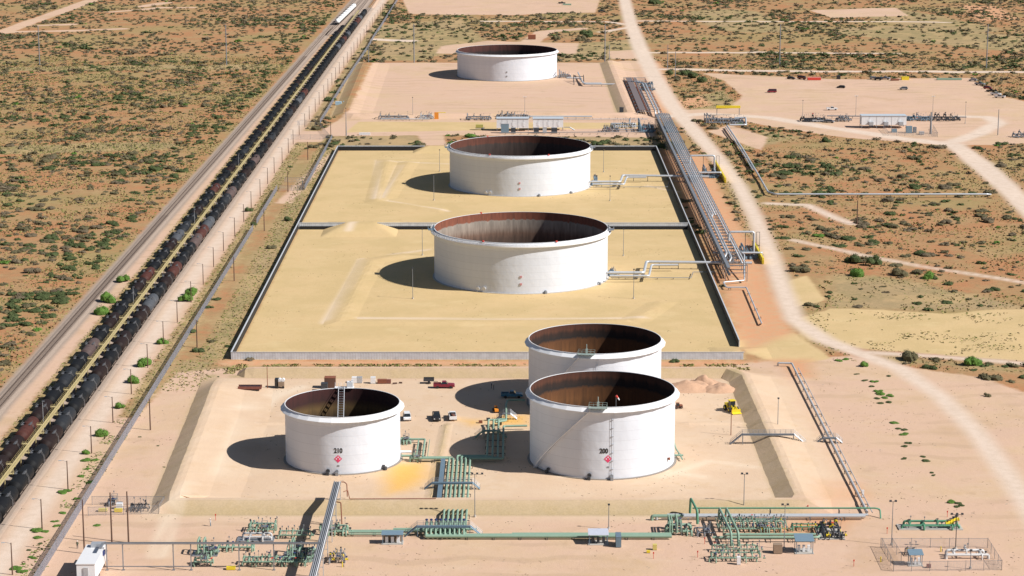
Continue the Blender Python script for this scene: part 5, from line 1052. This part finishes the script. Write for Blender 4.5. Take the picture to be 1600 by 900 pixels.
crate('white_box', 'low white box beside the compound above the tan pads', 'box', 570, 211, 5.5, 2, .9, M_carwhite); crate('blue_tarp', 'larger pale blue crate beside the far fence', 'crate', 529, 164, 3.4, 3, 1.6, mat('pale_blue', (.35, .5, .6), .6)); crate('blue_tarp', 'smaller pale blue crate beside the far fence', 'crate', 540, 162, 2.5, 2, 1.1, MATS['pale_blue'])
t = thing('davit', 'yellow right-angled davit on the middle road', 'davit', G3(682, 186)); MB().box(0, 0, 1.8, 2.2, .9, 3.6).build('column', M_orange, t); MB().box(2.4, 0, 3.5, 5, .3, .3).build('boom', M_yellow, t)
t = thing('flatbed_trailer', 'small trailer with a yellow crate left of the long white units', 'trailer', G3(750, 203)); MB().box(0, 0, 1, 4.6, 2.2, .3).build('bed', M_steel, t); MB().box(-.3, 0, 2, 3.8, 2, 1.5).build('crate', mat('olive_crate', (.4, .37, .1), .7), t); MB().cyl((1, -1.2, .45), (1, 1.2, .45), .45, n=12).build('wheel', M_tyre, t)
# ------------------------------------------------------------------ buildings
def equip_house(label, px0, px1, py, d, h, legs, n=3, wm=None, units=0, name='equipment_building'):
    a = G(px0, py); b = G(px1, py); L = b[0]-a[0]; t = thing(name, label, 'equipment building', (a[0], a[1], 0)); wm = wm or M_white
    MB().box(L/2, d/2, legs+h/2, L, d, h).build('wall', wm, t); MB().box(L/2, d/2, legs+h+.12, L+.4, d+.5, .2).build('roof', mat('pale_blue_roof', (.5, .55, .6), .5), t)
    for i in range(n+1):
        for y in (.2, d-.2): MB().box(.2+(L-.4)*i/n, y, legs/2, .3, .3, legs).build('leg', M_steel, t)
    for i in range(n): MB().box(L*(i+.5)/n, -.05, legs+h*.42, 1, .1, 2).build('door', M_carwhite, t)
    for i in range(1, n*2): MB().box(L*i/(n*2), -.03, legs+h/2, .06, .08, h-.2).build('panel_joint', M_steel, t)
    for i in range(units): o = MB().box(L*(i+.62)/units, -1., legs+.9, L/units*.28, 1.8, 1.7).build('cooling_unit', M_silver, t); MB().box(L*(i+.62)/units, -1., legs-.1, L/units*.3, 2, .1).build('bracket', M_steel, o)
    return t
equip_house('longer white electrical house of the pair on the middle road', 776, 826, 205, 6, 4.8, 1.6, 3); equip_house('right white electrical house of the pair on the middle road', 833, 880, 204, 6, 4.4, 1.6, 3)
equip_house('white triple equipment house on legs in the right upper yard', 1346, 1416, 200, 6.5, 4.6, 1.6, 3, units=3)
t = thing('access_stair', 'small stair against the right end of the white electrical houses', 'stair', G3(881, 204)); MB().box(1.5, 1, 1.6, 3, 1.6, .15).build('landing', M_steel, t); MB().sweep([(3, 1, 1.6), (5.5, 1, .1)], [.3, .3], 4).build('stair', M_steel, t)
for px, sx, l in ((789, 4, 'blue-grey cabinet standing before the longer electrical house'), (802, 2.4, 'dark transformer before the longer electrical house'), (838, 2.6, 'dark transformer between the two electrical houses'), (851, 2, 'pale cabinet with a green valve before the right electrical house'), (866, 3, 'low dark condenser under the right electrical house')):
    crate('transformer', l, 'transformer', px, 208, sx, 2, 2.6 if px != 789 else 4.5, M_canopy if px in (789,) else (M_dark if px != 851 else M_pipe), extra=M_steel)
for px, py, sx, sz, l, m_ in ((1397, 207, 2.6, 1.6, 'small blue-grey box inside the fence before the white triple unit', M_canopy), (1420, 208, 3, 3.4, 'tall blue-grey cabinet before the white triple unit', M_canopy), (1429, 207, 1.6, 2.6, 'narrow grey cabinet right of the tall blue-grey one', M_steel), (1440, 210, 2.4, 1.2, 'low pale blue box near the stout grey column', M_silver), (971, 178, 2.2, 3.4, 'dark grey cabinet standing at the edge of the far pad', M_dark)): crate('cabinet', l, 'cabinet', px, py, sx, 1.8, sz, m_)
t = thing('equipment_building', 'white metal cabin with air units at the lower left corner', 'cabin', (-90.3, 455.5, 0))
MB().box(0, 6, 2.9, 3.9, 12.6, 3.6).build('wall', M_white, t); MB().box(0, 6, 4.78, 4.2, 12.9, .16).build('roof', M_carwhite, t); MB().box(.9, 13.2, 3.6, 1.8, 2.4, 2.6).build('annex', M_silver, t)
for x in (-1.6, 1.6):
    for y in (0, 6, 12): MB().box(x, y, .55, .3, .3, 1.1).build('leg', M_steel, t)
MB().box(.4, 11, 5.3, 2.4, 1.6, .9).build('roof_unit', M_silver, t); MB().box(2.1, 9.5, 4.0, .5, 1.4, 1).build('wall_box', M_blue, t); MB().box(0, -.4, 2.9, 1, .12, 2.1).build('door', M_silver, t)
MB().box(-.6, -1.2, 1.1, 3, 1.6, .1).box(-2, -1.2, 2, .06, 1.6, .06).box(-.6, -2, 2, 3, .06, .06).build('landing', M_steel, t); MB().sweep([(.9, -1.2, 1.1), (2.8, -1.2, .1)], [.35, .35], 4).build('stair', M_steel, t)
def canopy(label, px, py, w, d, h, roof, content=None, tilt=0., rz=0., wall=None):
    t = thing('equipment_shelter', label, 'shelter', G3(px, py), rz)
    m = MB(); m.v = [(-w/2-.3, -.3, h), (w/2+.3, -.3, h), (w/2+.3, d+.3, h+tilt), (-w/2-.3, d+.3, h+tilt), (-w/2-.3, -.3, h+.12), (w/2+.3, -.3, h+.12), (w/2+.3, d+.3, h+tilt+.12), (-w/2-.3, d+.3, h+tilt+.12)]
    m.f = [(3, 2, 1, 0), (4, 5, 6, 7), (0, 1, 5, 4), (1, 2, 6, 5), (2, 3, 7, 6), (3, 0, 4, 7)]; m.build('roof', roof, t)
    for x in (-w/2, w/2):
        for y in (0, d): MB().box(x, y, h/2, .14, .14, h).build('post', M_bluegrey, t)
    MB().box(0, d*.6, .08, w+.6, d+.8, .16).build('slab', M_conc, t)
    if wall: MB().box(0, d-.3, h*.45, w*.94, .1, h*.8).build('back_panel', wall, t)
    for i in range(3): MB().box(-w*.3+i*w*.3, d*.5, .9, w*.16, .6, 1.4).build('cabinet', content or M_dark, t)
    return t
canopy('small shelter with blue-grey roof and brown panels by the valve bridge', 613, 851, 4.3, 2, 2.3, M_canopy, M_white, .2, wall=M_brown); canopy('pale-roofed shelter straddling the long green header', 935, 852, 4, 2.6, 2.4, mat('lilac_roof', (.5, .52, .6), .5), M_dark, .5)
canopy('blue tilted canopy right of the brown hut', 1257, 866, 3.6, 3, 3.0, M_canopy, M_carwhite, .6); canopy('small grey canopy inside the lower right compound', 1431, 885, 2.6, 2, 2.6, M_canopy, M_carwhite, .5)
crate('brown_hut', 'square brown hut left of the blue tilted canopy', 'hut', 1215, 864, 1.9, 1.6, 1.9, M_brown); crate('platform_box', 'blue-grey grated platform over the long green header', 'platform', 966, 852, 1.2, 3.5, 2.3, M_bluegrey, extra=M_bluegrey)
crate('cabinet', 'white cabinet at the end of the lowest green run', 'cabinet', 1154, 882, .8, .9, 1.6, M_carwhite); crate('cabinet', 'small white cabinet beside the slim silver pipeline', 'cabinet', 1348, 777, .5, .5, 1.6, M_carwhite)
crate('cabinet', 'small red box inside the lower right compound', 'box', 1451, 887, .9, .6, .6, M_redbrown); crate('tank_skid', 'white tank beside the yellow equipment behind two tall poles', 'tank', 187, 795, 1.5, 1.2, 1.2, M_carwhite)
manifold('dark pipe set inside the wire fence by the slatted fence', 200, 232, 799, 1.8, M_dark, 91, 7, .13, wheel=M_white); crate('spill_box', 'yellow-topped equipment between the two tall wooden poles', 'equipment', 185, 800, 1.8, .9, .6, M_yellow); crate('yellow_bollard_set', 'pale yellow low pallet left of the tall wooden poles', 'pallet', 161, 799, 2, 1, .5, mat('pale_yellow', (.6, .5, .15), .7))
manifold('grey pump beside the white tank in the wire compound', 167, 178, 790, 1.5, M_steel, 92, 2, .2, tall=.8); crate('yellow_barrier', 'yellow equipment pallet under the cable tray', 'pallet', 361, 890, 1.9, 1, .5, M_yellow)
crate('yellow_pump', 'yellow pump below the long green header', 'pump', 1023, 859, .9, .8, 1.1, mat('pale_yellow', (.6, .5, .15), .7)); crate('yellow_box', 'little yellow box on the sand left of the red marker', 'box', 1013, 864, .8, .5, .4, M_yellow)
for px, py, l in ((1021, 873, 'red marker post below the yellow pump'), (1090, 871, 'red marker post left of the lowest green run'), (1101, 850, 'red marker post in front of the widest manifold'), (1386, 834, 'red marker post left of the concrete pad'), (1480, 808, 'red marker post behind the yellow valves'), (1334, 885, 'tiny red marker on open sand'), (337, 813, 'red marker flag beside the person in white'), (1262, 799, 'thin red marker post behind the grey pipes')):
    t = thing('marker_post', l, 'marker post', G3(px, py), group='red marker posts'); MB().cyl((0, 0, 0), (0, 0, 1.5), .06, n=6).build('post', M_red, t); MB().box(0, 0, 1.35, .3, .04, .4).build('plate', M_red, t)
for px, py, l in ((1376, 878, 'yellow bollard left of the lower right compound'), (1470, 862, 'yellow bollard beside the white meter run'), (535, 886, 'yellow bollard beside the guarded pump skid')):
    t = thing('bollard', l, 'bollard', G3(px, py)); MB().cyl((0, 0, 0), (0, 0, 1.2), .12, n=8).build('post', M_yellow, t); MB().cyl((.3, 0, 0), (.3, 0, .6), .08, n=8).build('stub', M_dark, t)
# spoil heaps behind the right tank
def heap(px, py, w, d, h, seed, label):
    x0, y0 = G(px, py); n = 26; V = []
    for j in range(n):
        for i in range(n):
            u, v = i/(n-1)*2-1, j/(n-1)*2-1; r = sqrt(u*u+v*v); x, y = x0+u*w/2, y0+v*d/2
            z = h*max(0, 1-r)**.9*(.55+.9*float(vnoise(np.array(x), np.array(y), 1.9, seed)))+.25*float(vnoise(np.array(x), np.array(y), .6, seed+1))*(r < .9)-.05; V.append((x, y, z))
    o = np_mesh('soil_heap', np.array(V), grid_faces(n, n), [mat('loose_red_soil', (.5, .31, .2), .95, var=.2, scale=2, bump=.5)], False); tag(o, label, 'soil heap', 'soil heaps behind tank 200')
heap(1078, 607, 17, 11, 2.2, 3, 'left jagged heap of reddish soil behind tank 200'); heap(1100, 603, 13, 10, 2.5, 8, 'tallest reddish soil heap in the middle of the row'); heap(1122, 609, 11, 9, 2.0, 12, 'right pointed heap of reddish soil near the loader')
# ------------------------------------------------------------------ people
def person(label, px, py, top, legs, heading=0., z=0., pose=0):
    V = [(0, 0, .95), (0, 0, 1.2), (0, 0, 1.45), (0, 0, 1.56), (.02, 0, 1.70), (0, .2, 1.42), (.04, .27, 1.15), (.14, .26, .92), (0, -.2, 1.42), (.04, -.27, 1.15), (.14, -.26, .92), (0, .1, .9), (.04+pose, .12, .5), (-.02+pose*1.6, .13, .06), (.1+pose*1.6, .13, .04), (0, -.1, .9), (.02-pose*.6, -.12, .5), (-.04-pose*1.8, -.13, .06), (.09-pose*1.8, -.13, .04)]
    Ed = [(0, 1), (1, 2), (2, 3), (3, 4), (2, 5), (5, 6), (6, 7), (2, 8), (8, 9), (9, 10), (0, 11), (11, 12), (12, 13), (13, 14), (0, 15), (15, 16), (16, 17), (17, 18)]
    Rr = [.15, .14, .15, .06, .11, .07, .05, .04, .07, .05, .04, .1, .07, .05, .04, .1, .07, .05, .04]
    me = bpy.data.meshes.new('body'); me.from_pydata(V, Ed, []); o = bpy.data.objects.new('body', me); COL.objects.link(o); o.modifiers.new('s', 'SKIN'); sk = me.skin_vertices[0].data
    for i, r in enumerate(Rr): sk[i].radius = (r, r*1.0); sk[i].use_root = (i == 0)
    s = o.modifiers.new('d', 'SUBSURF'); s.levels = s.render_levels = 1
    dg = bpy.context.evaluated_depsgraph_get(); dg.update(); ev = bpy.data.meshes.new_from_object(o.evaluated_get(dg)); bpy.data.objects.remove(o)
    b = bpy.data.objects.new('body', ev); COL.objects.link(b)
    for q in (M_skin, top, legs): ev.materials.append(q)
    for p in ev.polygons:
        c = p.center; p.material_index = 0 if c.z > 1.5 or (abs(c.y) > .2 and c.z < 1.0) else (1 if c.z > .93 else 2); p.use_smooth = True
    t = thing('person', label, 'person', G3(px, py, z), radians(heading)); b.parent = t
    MB().lathe([(.0, .12), (.10, .09), (.125, 0), (.16, -.015)], (.02, 0, 1.73), 12).build('hard_hat', M_white, t); return t
person('person in a white shirt standing on the sand beside a red flag', 329, 822, M_shirt, M_carblue, 200, pose=.06); person('person in green workwear standing behind the white cabin', 121, 857, M_olive, M_navy, 90, pose=.1)
person('left one of two workers standing in the rear tank shadow', 768, 607, M_navy, M_navy, 0); person('right one of two workers standing in the rear tank shadow', 771.5, 609, M_olive, M_navy, 180)
# ------------------------------------------------------------------ vegetation
M_sage = mat('sage_foliage', (.12, .105, .058), .9, var=.4, scale=.8, spec=.1); M_mesq = mat('mesquite_foliage', (.07, .09, .036), .85, var=.4, scale=.8, spec=.1)
M_grey = mat('grey_brush', (.14, .112, .072), .95, var=.35, scale=.8, spec=.1); M_bright = mat('bright_foliage', (.095, .175, .035), .8, var=.35, scale=.8, spec=.1); M_straw = mat('dry_grass', (.30, .26, .11), .95, var=.3, spec=.1); M_gtuft = mat('green_grass', (.15, .18, .05), .95, var=.3, spec=.1)
VEG = [M_sage, M_mesq, M_grey, M_bright]
def bush_tris(n, seed, flat=.5, core=2):
    """leaf clumps round uneven half domes, width about 1; returns (3k,3)"""
    r = np.random.default_rng(seed); k = 4+int(r.integers(4)); a = r.uniform(0, 2*pi, k); rad = r.uniform(.04, .3, k); C = np.stack([rad*np.cos(a), rad*np.sin(a), r.uniform(.0, .14, k)], 1); S = r.uniform(.15, .27, k)
    i = r.integers(0, k, n); c = C[i]; s = S[i][:, None]; d = r.normal(size=(n, 3)); d /= np.linalg.norm(d, axis=1)[:, None]; d[:, 2] = np.abs(d[:, 2]); p = c+d*s*r.uniform(.8, 1.12, (n, 1)); p[:, 2] *= flat*1.9
    e = .6/np.sqrt(n)*r.uniform(.6, 1.5, (n, 1, 1)); t = r.normal(size=(n, 3, 3)); t /= np.linalg.norm(t, axis=2)[:, :, None]; out = [(p[:, None, :]+t*e).reshape(-1, 3)]
    T = []
    for q in range(k):                                   # lumpy cores
        m = 5+core; pr = []
        for w, (f, z) in enumerate(((.95, -.1), (.85, .5), (0, .92))):
            pr.append([C[q]+S[q]*np.array([f*cos(2*pi*(u+.5*w)/m)*r.uniform(.8, 1.1), f*sin(2*pi*(u+.5*w)/m)*r.uniform(.8, 1.1), z*r.uniform(.85, 1.1)]) for u in range(m)])
        for u in range(m):
            v = (u+1) % m; T += [pr[0][u], pr[0][v], pr[1][u], pr[0][v], pr[1][v], pr[1][u], pr[1][u], pr[1][v], pr[2][0]]
    T = np.array(T); T[:, 2] *= flat*1.9; out.append(T); return np.concatenate(out)
def tri_faces(n): return np.arange(n*3).reshape(-1, 3)
NEAR = []
for s in range(6):
    V = bush_tris(260, s, .5); me_o = np_mesh('desert_shrub', V, tri_faces(len(V)//3), [VEG[0]]); NEAR.append(me_o.data); bpy.data.objects.remove(me_o)
def near_mesh(var, mi):
    key = (var, mi)
    if key not in PN: m = NEAR[var].copy(); m.materials[0] = VEG[mi]; PN[key] = m
    return PN[key]
# scatter on the wild ground
N0 = 60000; xs = []; ys = []
u = rng.uniform(0, 1, N0); yy = 430+1600*u**.9; half = 25+yy*.235+30; xx = rng.uniform(-1, 1, N0)*half
A = zones(xx, yy); blocked = np.maximum.reduce([A['sand'], A['tan'], A['road'], A['ballast'], A['redtop'], A['slope'], A['yard']])
blocked = np.maximum(blocked, sd_line(xx, yy, [(-141.6, 300), (-141.6, 604), (-135.1, 1953)], 14))
inner = (xx > -133) & (xx < 72) & (yy < 1080); mainleft = (xx > -140) & (xx < -118)
cl = vnoise(xx, yy, 60, 11)*.5+vnoise(xx, yy, 22, 12)*.5; gr = A['grass']
dens = np.clip((cl-.14)*1.75, .12, .95)*np.where(gr > 0, .42, 1)
right_mid = (xx > 90) & (yy < 1010); dens = np.where(right_mid, dens*.55, dens); dens = np.where(inner | mainleft, dens*.05, dens)
dens *= np.clip(.62+(yy-600)/1500, .5, 1.5); edge = (xx < -143) & (xx > -165) & (yy > 700); dens = np.where(edge, np.clip(dens*1.5, .5, 1), dens)
keep = (blocked < -1.0) & (rng.uniform(0, 1, N0) < dens*.8)
xx, yy, cl, edge = xx[keep], yy[keep], cl[keep], edge[keep]; n = len(xx)
size = np.exp(rng.normal(0, .34, n))*3.4*(1+.25*(cl > .6)); size = np.clip(size, 1.4, 8.5)
mi = rng.choice(4, n, p=[.47, .19, .33, .01]); mi = np.where(((cl > .66) & (rng.uniform(size=n) < .5)) | (edge & (rng.uniform(size=n) < .6)), 1, mi)
app = size/np.hypot(xx, yy); vis = (np.abs(xx)/yy < .222) & (yy > 462); app = np.where(vis, app, 0)
order = np.argsort(-app); top = order[:200]; rest = order[200:]
LAB = [('sage', 'dull olive desert shrub'), ('green', 'dark green mesquite shrub'), ('grey', 'grey-brown dry desert shrub'), ('bright', 'bright green desert shrub')]
for i in top:
    o = bpy.data.objects.new('desert_shrub', near_mesh(int(i) % 6, int(mi[i]))); COL.objects.link(o); s = float(size[i]); o.location = (xx[i], yy[i], -.05); o.scale = (s, s, s*random.uniform(.5, .8)); o.rotation_euler = (0, 0, random.uniform(0, 6.28))
    side = 'in the scrub left of the main line' if xx[i] < -130 else 'in the scrub right of the caliche road' if xx[i] > 75 else 'on the strip between railway and tank pads'
    tag(o, LAB[mi[i]][1]+' growing '+side, 'shrub', LAB[mi[i]][0]+' shrubs '+side)
PROTO = [bush_tris(50, 150+j, .5, 0) for j in range(6)]; PROT2 = [bush_tris(16, 200+j, .5, -1)[:3*60] for j in range(6)]
Vs = []; Ms = []
for i in rest:
    pr = PROTO[i % 6] if yy[i] < 1000 else PROT2[i % 6]; a = rng.uniform(0, 6.28); c, s_ = cos(a), sin(a); s = size[i]; q = pr*s
    Vs.append(np.stack([q[:, 0]*c-q[:, 1]*s_+xx[i], q[:, 0]*s_+q[:, 1]*c+yy[i], q[:, 2]*(.62+.2*((i*7) % 5)/5)-.05], 1)); Ms.append(np.full(len(pr)//3, mi[i]))
V = np.concatenate(Vs); o = np_mesh('desert_scrub', V, tri_faces(len(V)//3), VEG, midx=np.concatenate(Ms)); tag(o, 'countless olive and grey desert shrubs spread over the orange plain', 'scrub', kind='stuff')
# named green bushes
for px, py, w, mi_, l in [(224, 572, 4.4, 1, 'round green mesquite beside the rail road, left of the grey wall corner'), (208, 598, 3.6, 1, 'green bush hugging a lamp pole below the round mesquite'), (187, 637, 2.8, 3, 'bright green bush between two lamp poles of the rail road'), (160, 682, 4, 3, 'bright sprawling bush beside the slatted fence, nearest large one'), (136, 709, 2, 3, 'small bright bush at the foot of a lamp pole'), (290, 470, 4, 1, 'green bush beside the rail road opposite the wide tank'), (301, 461, 4.5, 1, 'long green bush just beyond its neighbour on the rail road'), (254, 537, 3, 1, 'low green bush at a lamp pole of the rail road'), (172, 472, 5.4, 1, 'dense green bush left of the tank cars, upper of two'), (156, 491, 5, 1, 'dense green bush left of the tank cars, lower of two'), (196, 440, 4.5, 1, 'third green bush left of the tank cars'), (388, 330, 4, 1, 'green bush on the grassy strip by the rail road'), (395, 352, 3, 1, 'small green bush under the rail road poles'),
        (1340, 571, .1, 1, ''), (1419, 562, 5, 0, 'olive bush at the fork of the caliche roads'), (1522, 571, 5, 1, 'tall green bush on the verge right of the road fork'), (1352, 572, 3, 1, 'dark round bush heading the row of little plants'), (1544, 619, 2, 0, 'lone little bush on the pink sand at right'), (450, 345, 4, 1, 'green bush beside the left containment wall'),
        (1085, 122, 9, 1, 'large green thicket right of the road junction'), (1096, 128, 8, 1, 'green thicket closest to the reddish mound'), (1072, 117, 7, 1, 'green bush left in the thicket at the junction'), (1045, 117, 7, 1, 'green bush at the foot of the stout grey pole'), (917, 57, 11, 1, 'big dark bush on the sand patch near the top'), (908, 64, 9, 0, 'broad olive bush left of the big dark one'), (870, 62, 8, 0, 'olive bush before the sandy patch near the top'), (1024, 8, 12, 1, 'big dark bush right of the road at the top'), (1292, 222, 6, 1, 'round green bush at the lower edge of the right yard'), (1330, 410, 7, 1, 'leftmost bush of the green thicket below the right pipe'), (1345, 432, 7, 1, 'front bush of the green thicket below the right pipe'), (1362, 412, 8, 1, 'middle bush of the green thicket below the right pipe'), (1402, 430, 7, 0, 'olive bush right of the green thicket'), (1452, 435, 6.5, 1, 'spiky green bush near the diagonal track')]:
    if not l: continue
    t = thing('bush', l, 'bush', G3(px, py), random.random()*6); V = bush_tris(520, int(px), .62)*w*(1.15 if py < 440 else 1.45); np_o = np_mesh('foliage', V, tri_faces(len(V)//3), [VEG[mi_ if mi_ != 1 or py < 430 else 3]]); np_o.parent = t
    m = MB()
    for k in range(5): a = k*1.3; m.cyl((0, 0, 0), (cos(a)*w*.22, sin(a)*w*.22, w*.28), .05, .02, 5)
    m.build('stem', M_wood, t)
# small low plants on bare sand, as countable little tufts
def tuft_obj(px, py, w, mi_, lab, grp):
    o = bpy.data.objects.new('small_plant', near_mesh(int(px) % 6, mi_)); COL.objects.link(o); o.location = G3(px, py, -.03); o.scale = (w*1.1, w*1.1, w*.5); o.rotation_euler = (0, 0, px); tag(o, lab, 'plant', grp)
for px, py, w in [(1310, 564, 1.8), (1323, 562, 1.6), (1352, 595, 1.5), (1367, 597, 1.6), (1361, 604, 1.3), (1372, 612, 1.7), (1378, 616, 2.4), (1391, 619, 1.7), (1384, 622, 1.6), (1388, 629, 1.5), (1371, 623, 1.4), (1375, 630, 1.4), (1398, 661, 1.7), (1413, 672, 1.4), (1405, 670, 1.2), (1412, 679, 2), (1419, 693, 1.5), (1416, 698, 1.4), (1411, 717, 1.4), (1442, 714, 1.1), (1446, 721, 1.5), (1455, 739, 1), (1459, 743, 1), (1487, 785, 1.6), (1497, 787, 1.3), (1503, 790, 1.2), (1493, 792, 1.2), (1388, 588, 1.2), (1340, 585, 1.2)]:
    tuft_obj(px+random.uniform(-1, 1), py, w*1.65, 3 if w > 1.5 else 1, 'small dark green plant in the straggling row on the right sand', 'small plants straggling over the right sand')
for px, py, w in [(125, 745, 1.6), (135, 733, 1.4), (142, 754, 1.8), (98, 770, 2.2), (106, 767, 1.6), (120, 780, 1.4), (99, 802, 1.5), (85, 815, 1.5), (88, 822, 1.4), (61, 840, 1.7), (50, 872, 1.7), (64, 850, 1.1), (44, 860, 1), (27, 888, 2.2), (35, 894, 1.8), (20, 890, 1.4), (150, 821, 1.4), (134, 720, 2.2), (147, 719, 1.6), (60, 829, 2.6), (73, 831, 1.4), (273, 715, 1), (290, 720, .8), (218, 683, .8), (307, 585, .9), (305, 635, 1), (247, 697, .7), (256, 730, .6), (340, 589, .7)]:
    tuft_obj(px+random.uniform(-1, 1), py, w*1.45, 3 if w > 1.3 else 1, 'flat green ground plant between the rail road and the slatted fence', 'flat plants along the rail road')
# grass tufts and litter as ground cover
def grass(name, zone, n, area, m, hgt, label, lim=0.3, seed=1):
    r = np.random.default_rng(seed); x = r.uniform(area[0], area[2], n); y = r.uniform(area[1], area[3], n); Az = zones(x, y)
    if callable(zone): k = zone(x, y, Az)
    else: k = Az[zone] > lim
    k &= np.maximum(Az['road'], Az['ballast']) < -.3
    x, y = x[k], y[k]; n = len(x); w = r.uniform(.25, .8, n)*(.55 if 'litter' in name else 1); a = r.uniform(0, pi, n); h = hgt*r.uniform(.5, 1.3, n); V = np.zeros((n, 4, 3)); dx, dy = np.cos(a)*w/2, np.sin(a)*w/2
    V[:, 0] = np.stack([x-dx, y-dy, x*0-.03], 1); V[:, 1] = np.stack([x+dx, y+dy, x*0-.03], 1); V[:, 2] = np.stack([x+dx*1.2+r.normal(0, .15, n), y+dy*1.2, h], 1); V[:, 3] = np.stack([x-dx*1.2, y-dy*1.2+r.normal(0, .15, n), h*.8], 1)
    o = np_mesh(name, V.reshape(-1, 3), np.arange(n*4).reshape(-1, 4), m, midx=r.integers(0, len(m), n)); tag(o, label, 'grass', kind='stuff')
wild = lambda x, y, A: (np.maximum.reduce([A['sand'], A['tan'], A['redtop']]) < -1) & (vnoise(x, y, 18, 5)+vnoise(x, y, 5, 6)*.5 > .55)
grass('dry_grass', 'grass', 24000, (-135, 440, -84, 1100), [M_straw, M_straw, M_gtuft, M_gtuft], .22, 'dry and green grass on the strips along the fence and tracks', .2, 1)
grass('dry_grass', wild, 90000, (-330, 540, -143, 1500), [M_straw, M_straw, M_gtuft, M_sage], .4, 'dry grass tufts over the plain left of the railway', 0, 2)
grass('dry_grass', wild, 60000, (88, 640, 330, 1500), [M_straw, M_straw, M_gtuft, M_sage], .4, 'dry grass tufts over the plain right of the road', 0, 3)
grass('dry_grass', lambda x, y, A: (y > 637.5) & (y < 654) & (vnoise(x, y, 4, 9) > .45), 6000, (-84, 638, 70, 650), [M_straw, M_gtuft, M_straw], .3, 'grass fringe below the grey corrugated wall', 0, 4)
grass('dry_grass', lambda x, y, A: (vnoise(x, y, 5, 19) > .62) & (sd_poly(x, y, [(-106, 440), (-102, 440), (-102, 640), (-106, 640)]) > -1), 1500, (-107, 440, -101, 660), [M_gtuft, M_bright], .2, 'sparse green tufts at the foot of the slatted fence', 0, 5)
grass('ground_litter', lambda x, y, A: (A['sand'] > .5) & (A['tan'] < 0) & (vnoise(x, y, 9, 33)*.6+vnoise(x, y, 2.5, 34)*.4 > .57), 12000, (-116, 440, 230, 660), [mat('clod', (.2, .13, .08), .95), mat('stone_grey', (.3, .25, .2), .95)], .1, 'clods, dry weeds and stones littering the bare sand', 0, 6)
grass('ground_litter', lambda x, y, A: (A['tan'] > .5) & (vnoise(x, y, 12, 43)*.6+vnoise(x, y, 3, 44)*.4 > .66), 9000, (-84, 656, 70, 1078), [MATS['clod'], M_straw], .08, 'small dry weeds and clods on the tan tank pads', 0, 7)
grass('dry_grass', lambda x, y, A: (vnoise(x, y, 14, 53)*.6+vnoise(x, y, 3, 54)*.4 > .55), 3500, (96, 650, 190, 720), [M_straw, M_gtuft, M_sage], .2, 'thin weeds on the sandy ground right of the road', 0, 8)
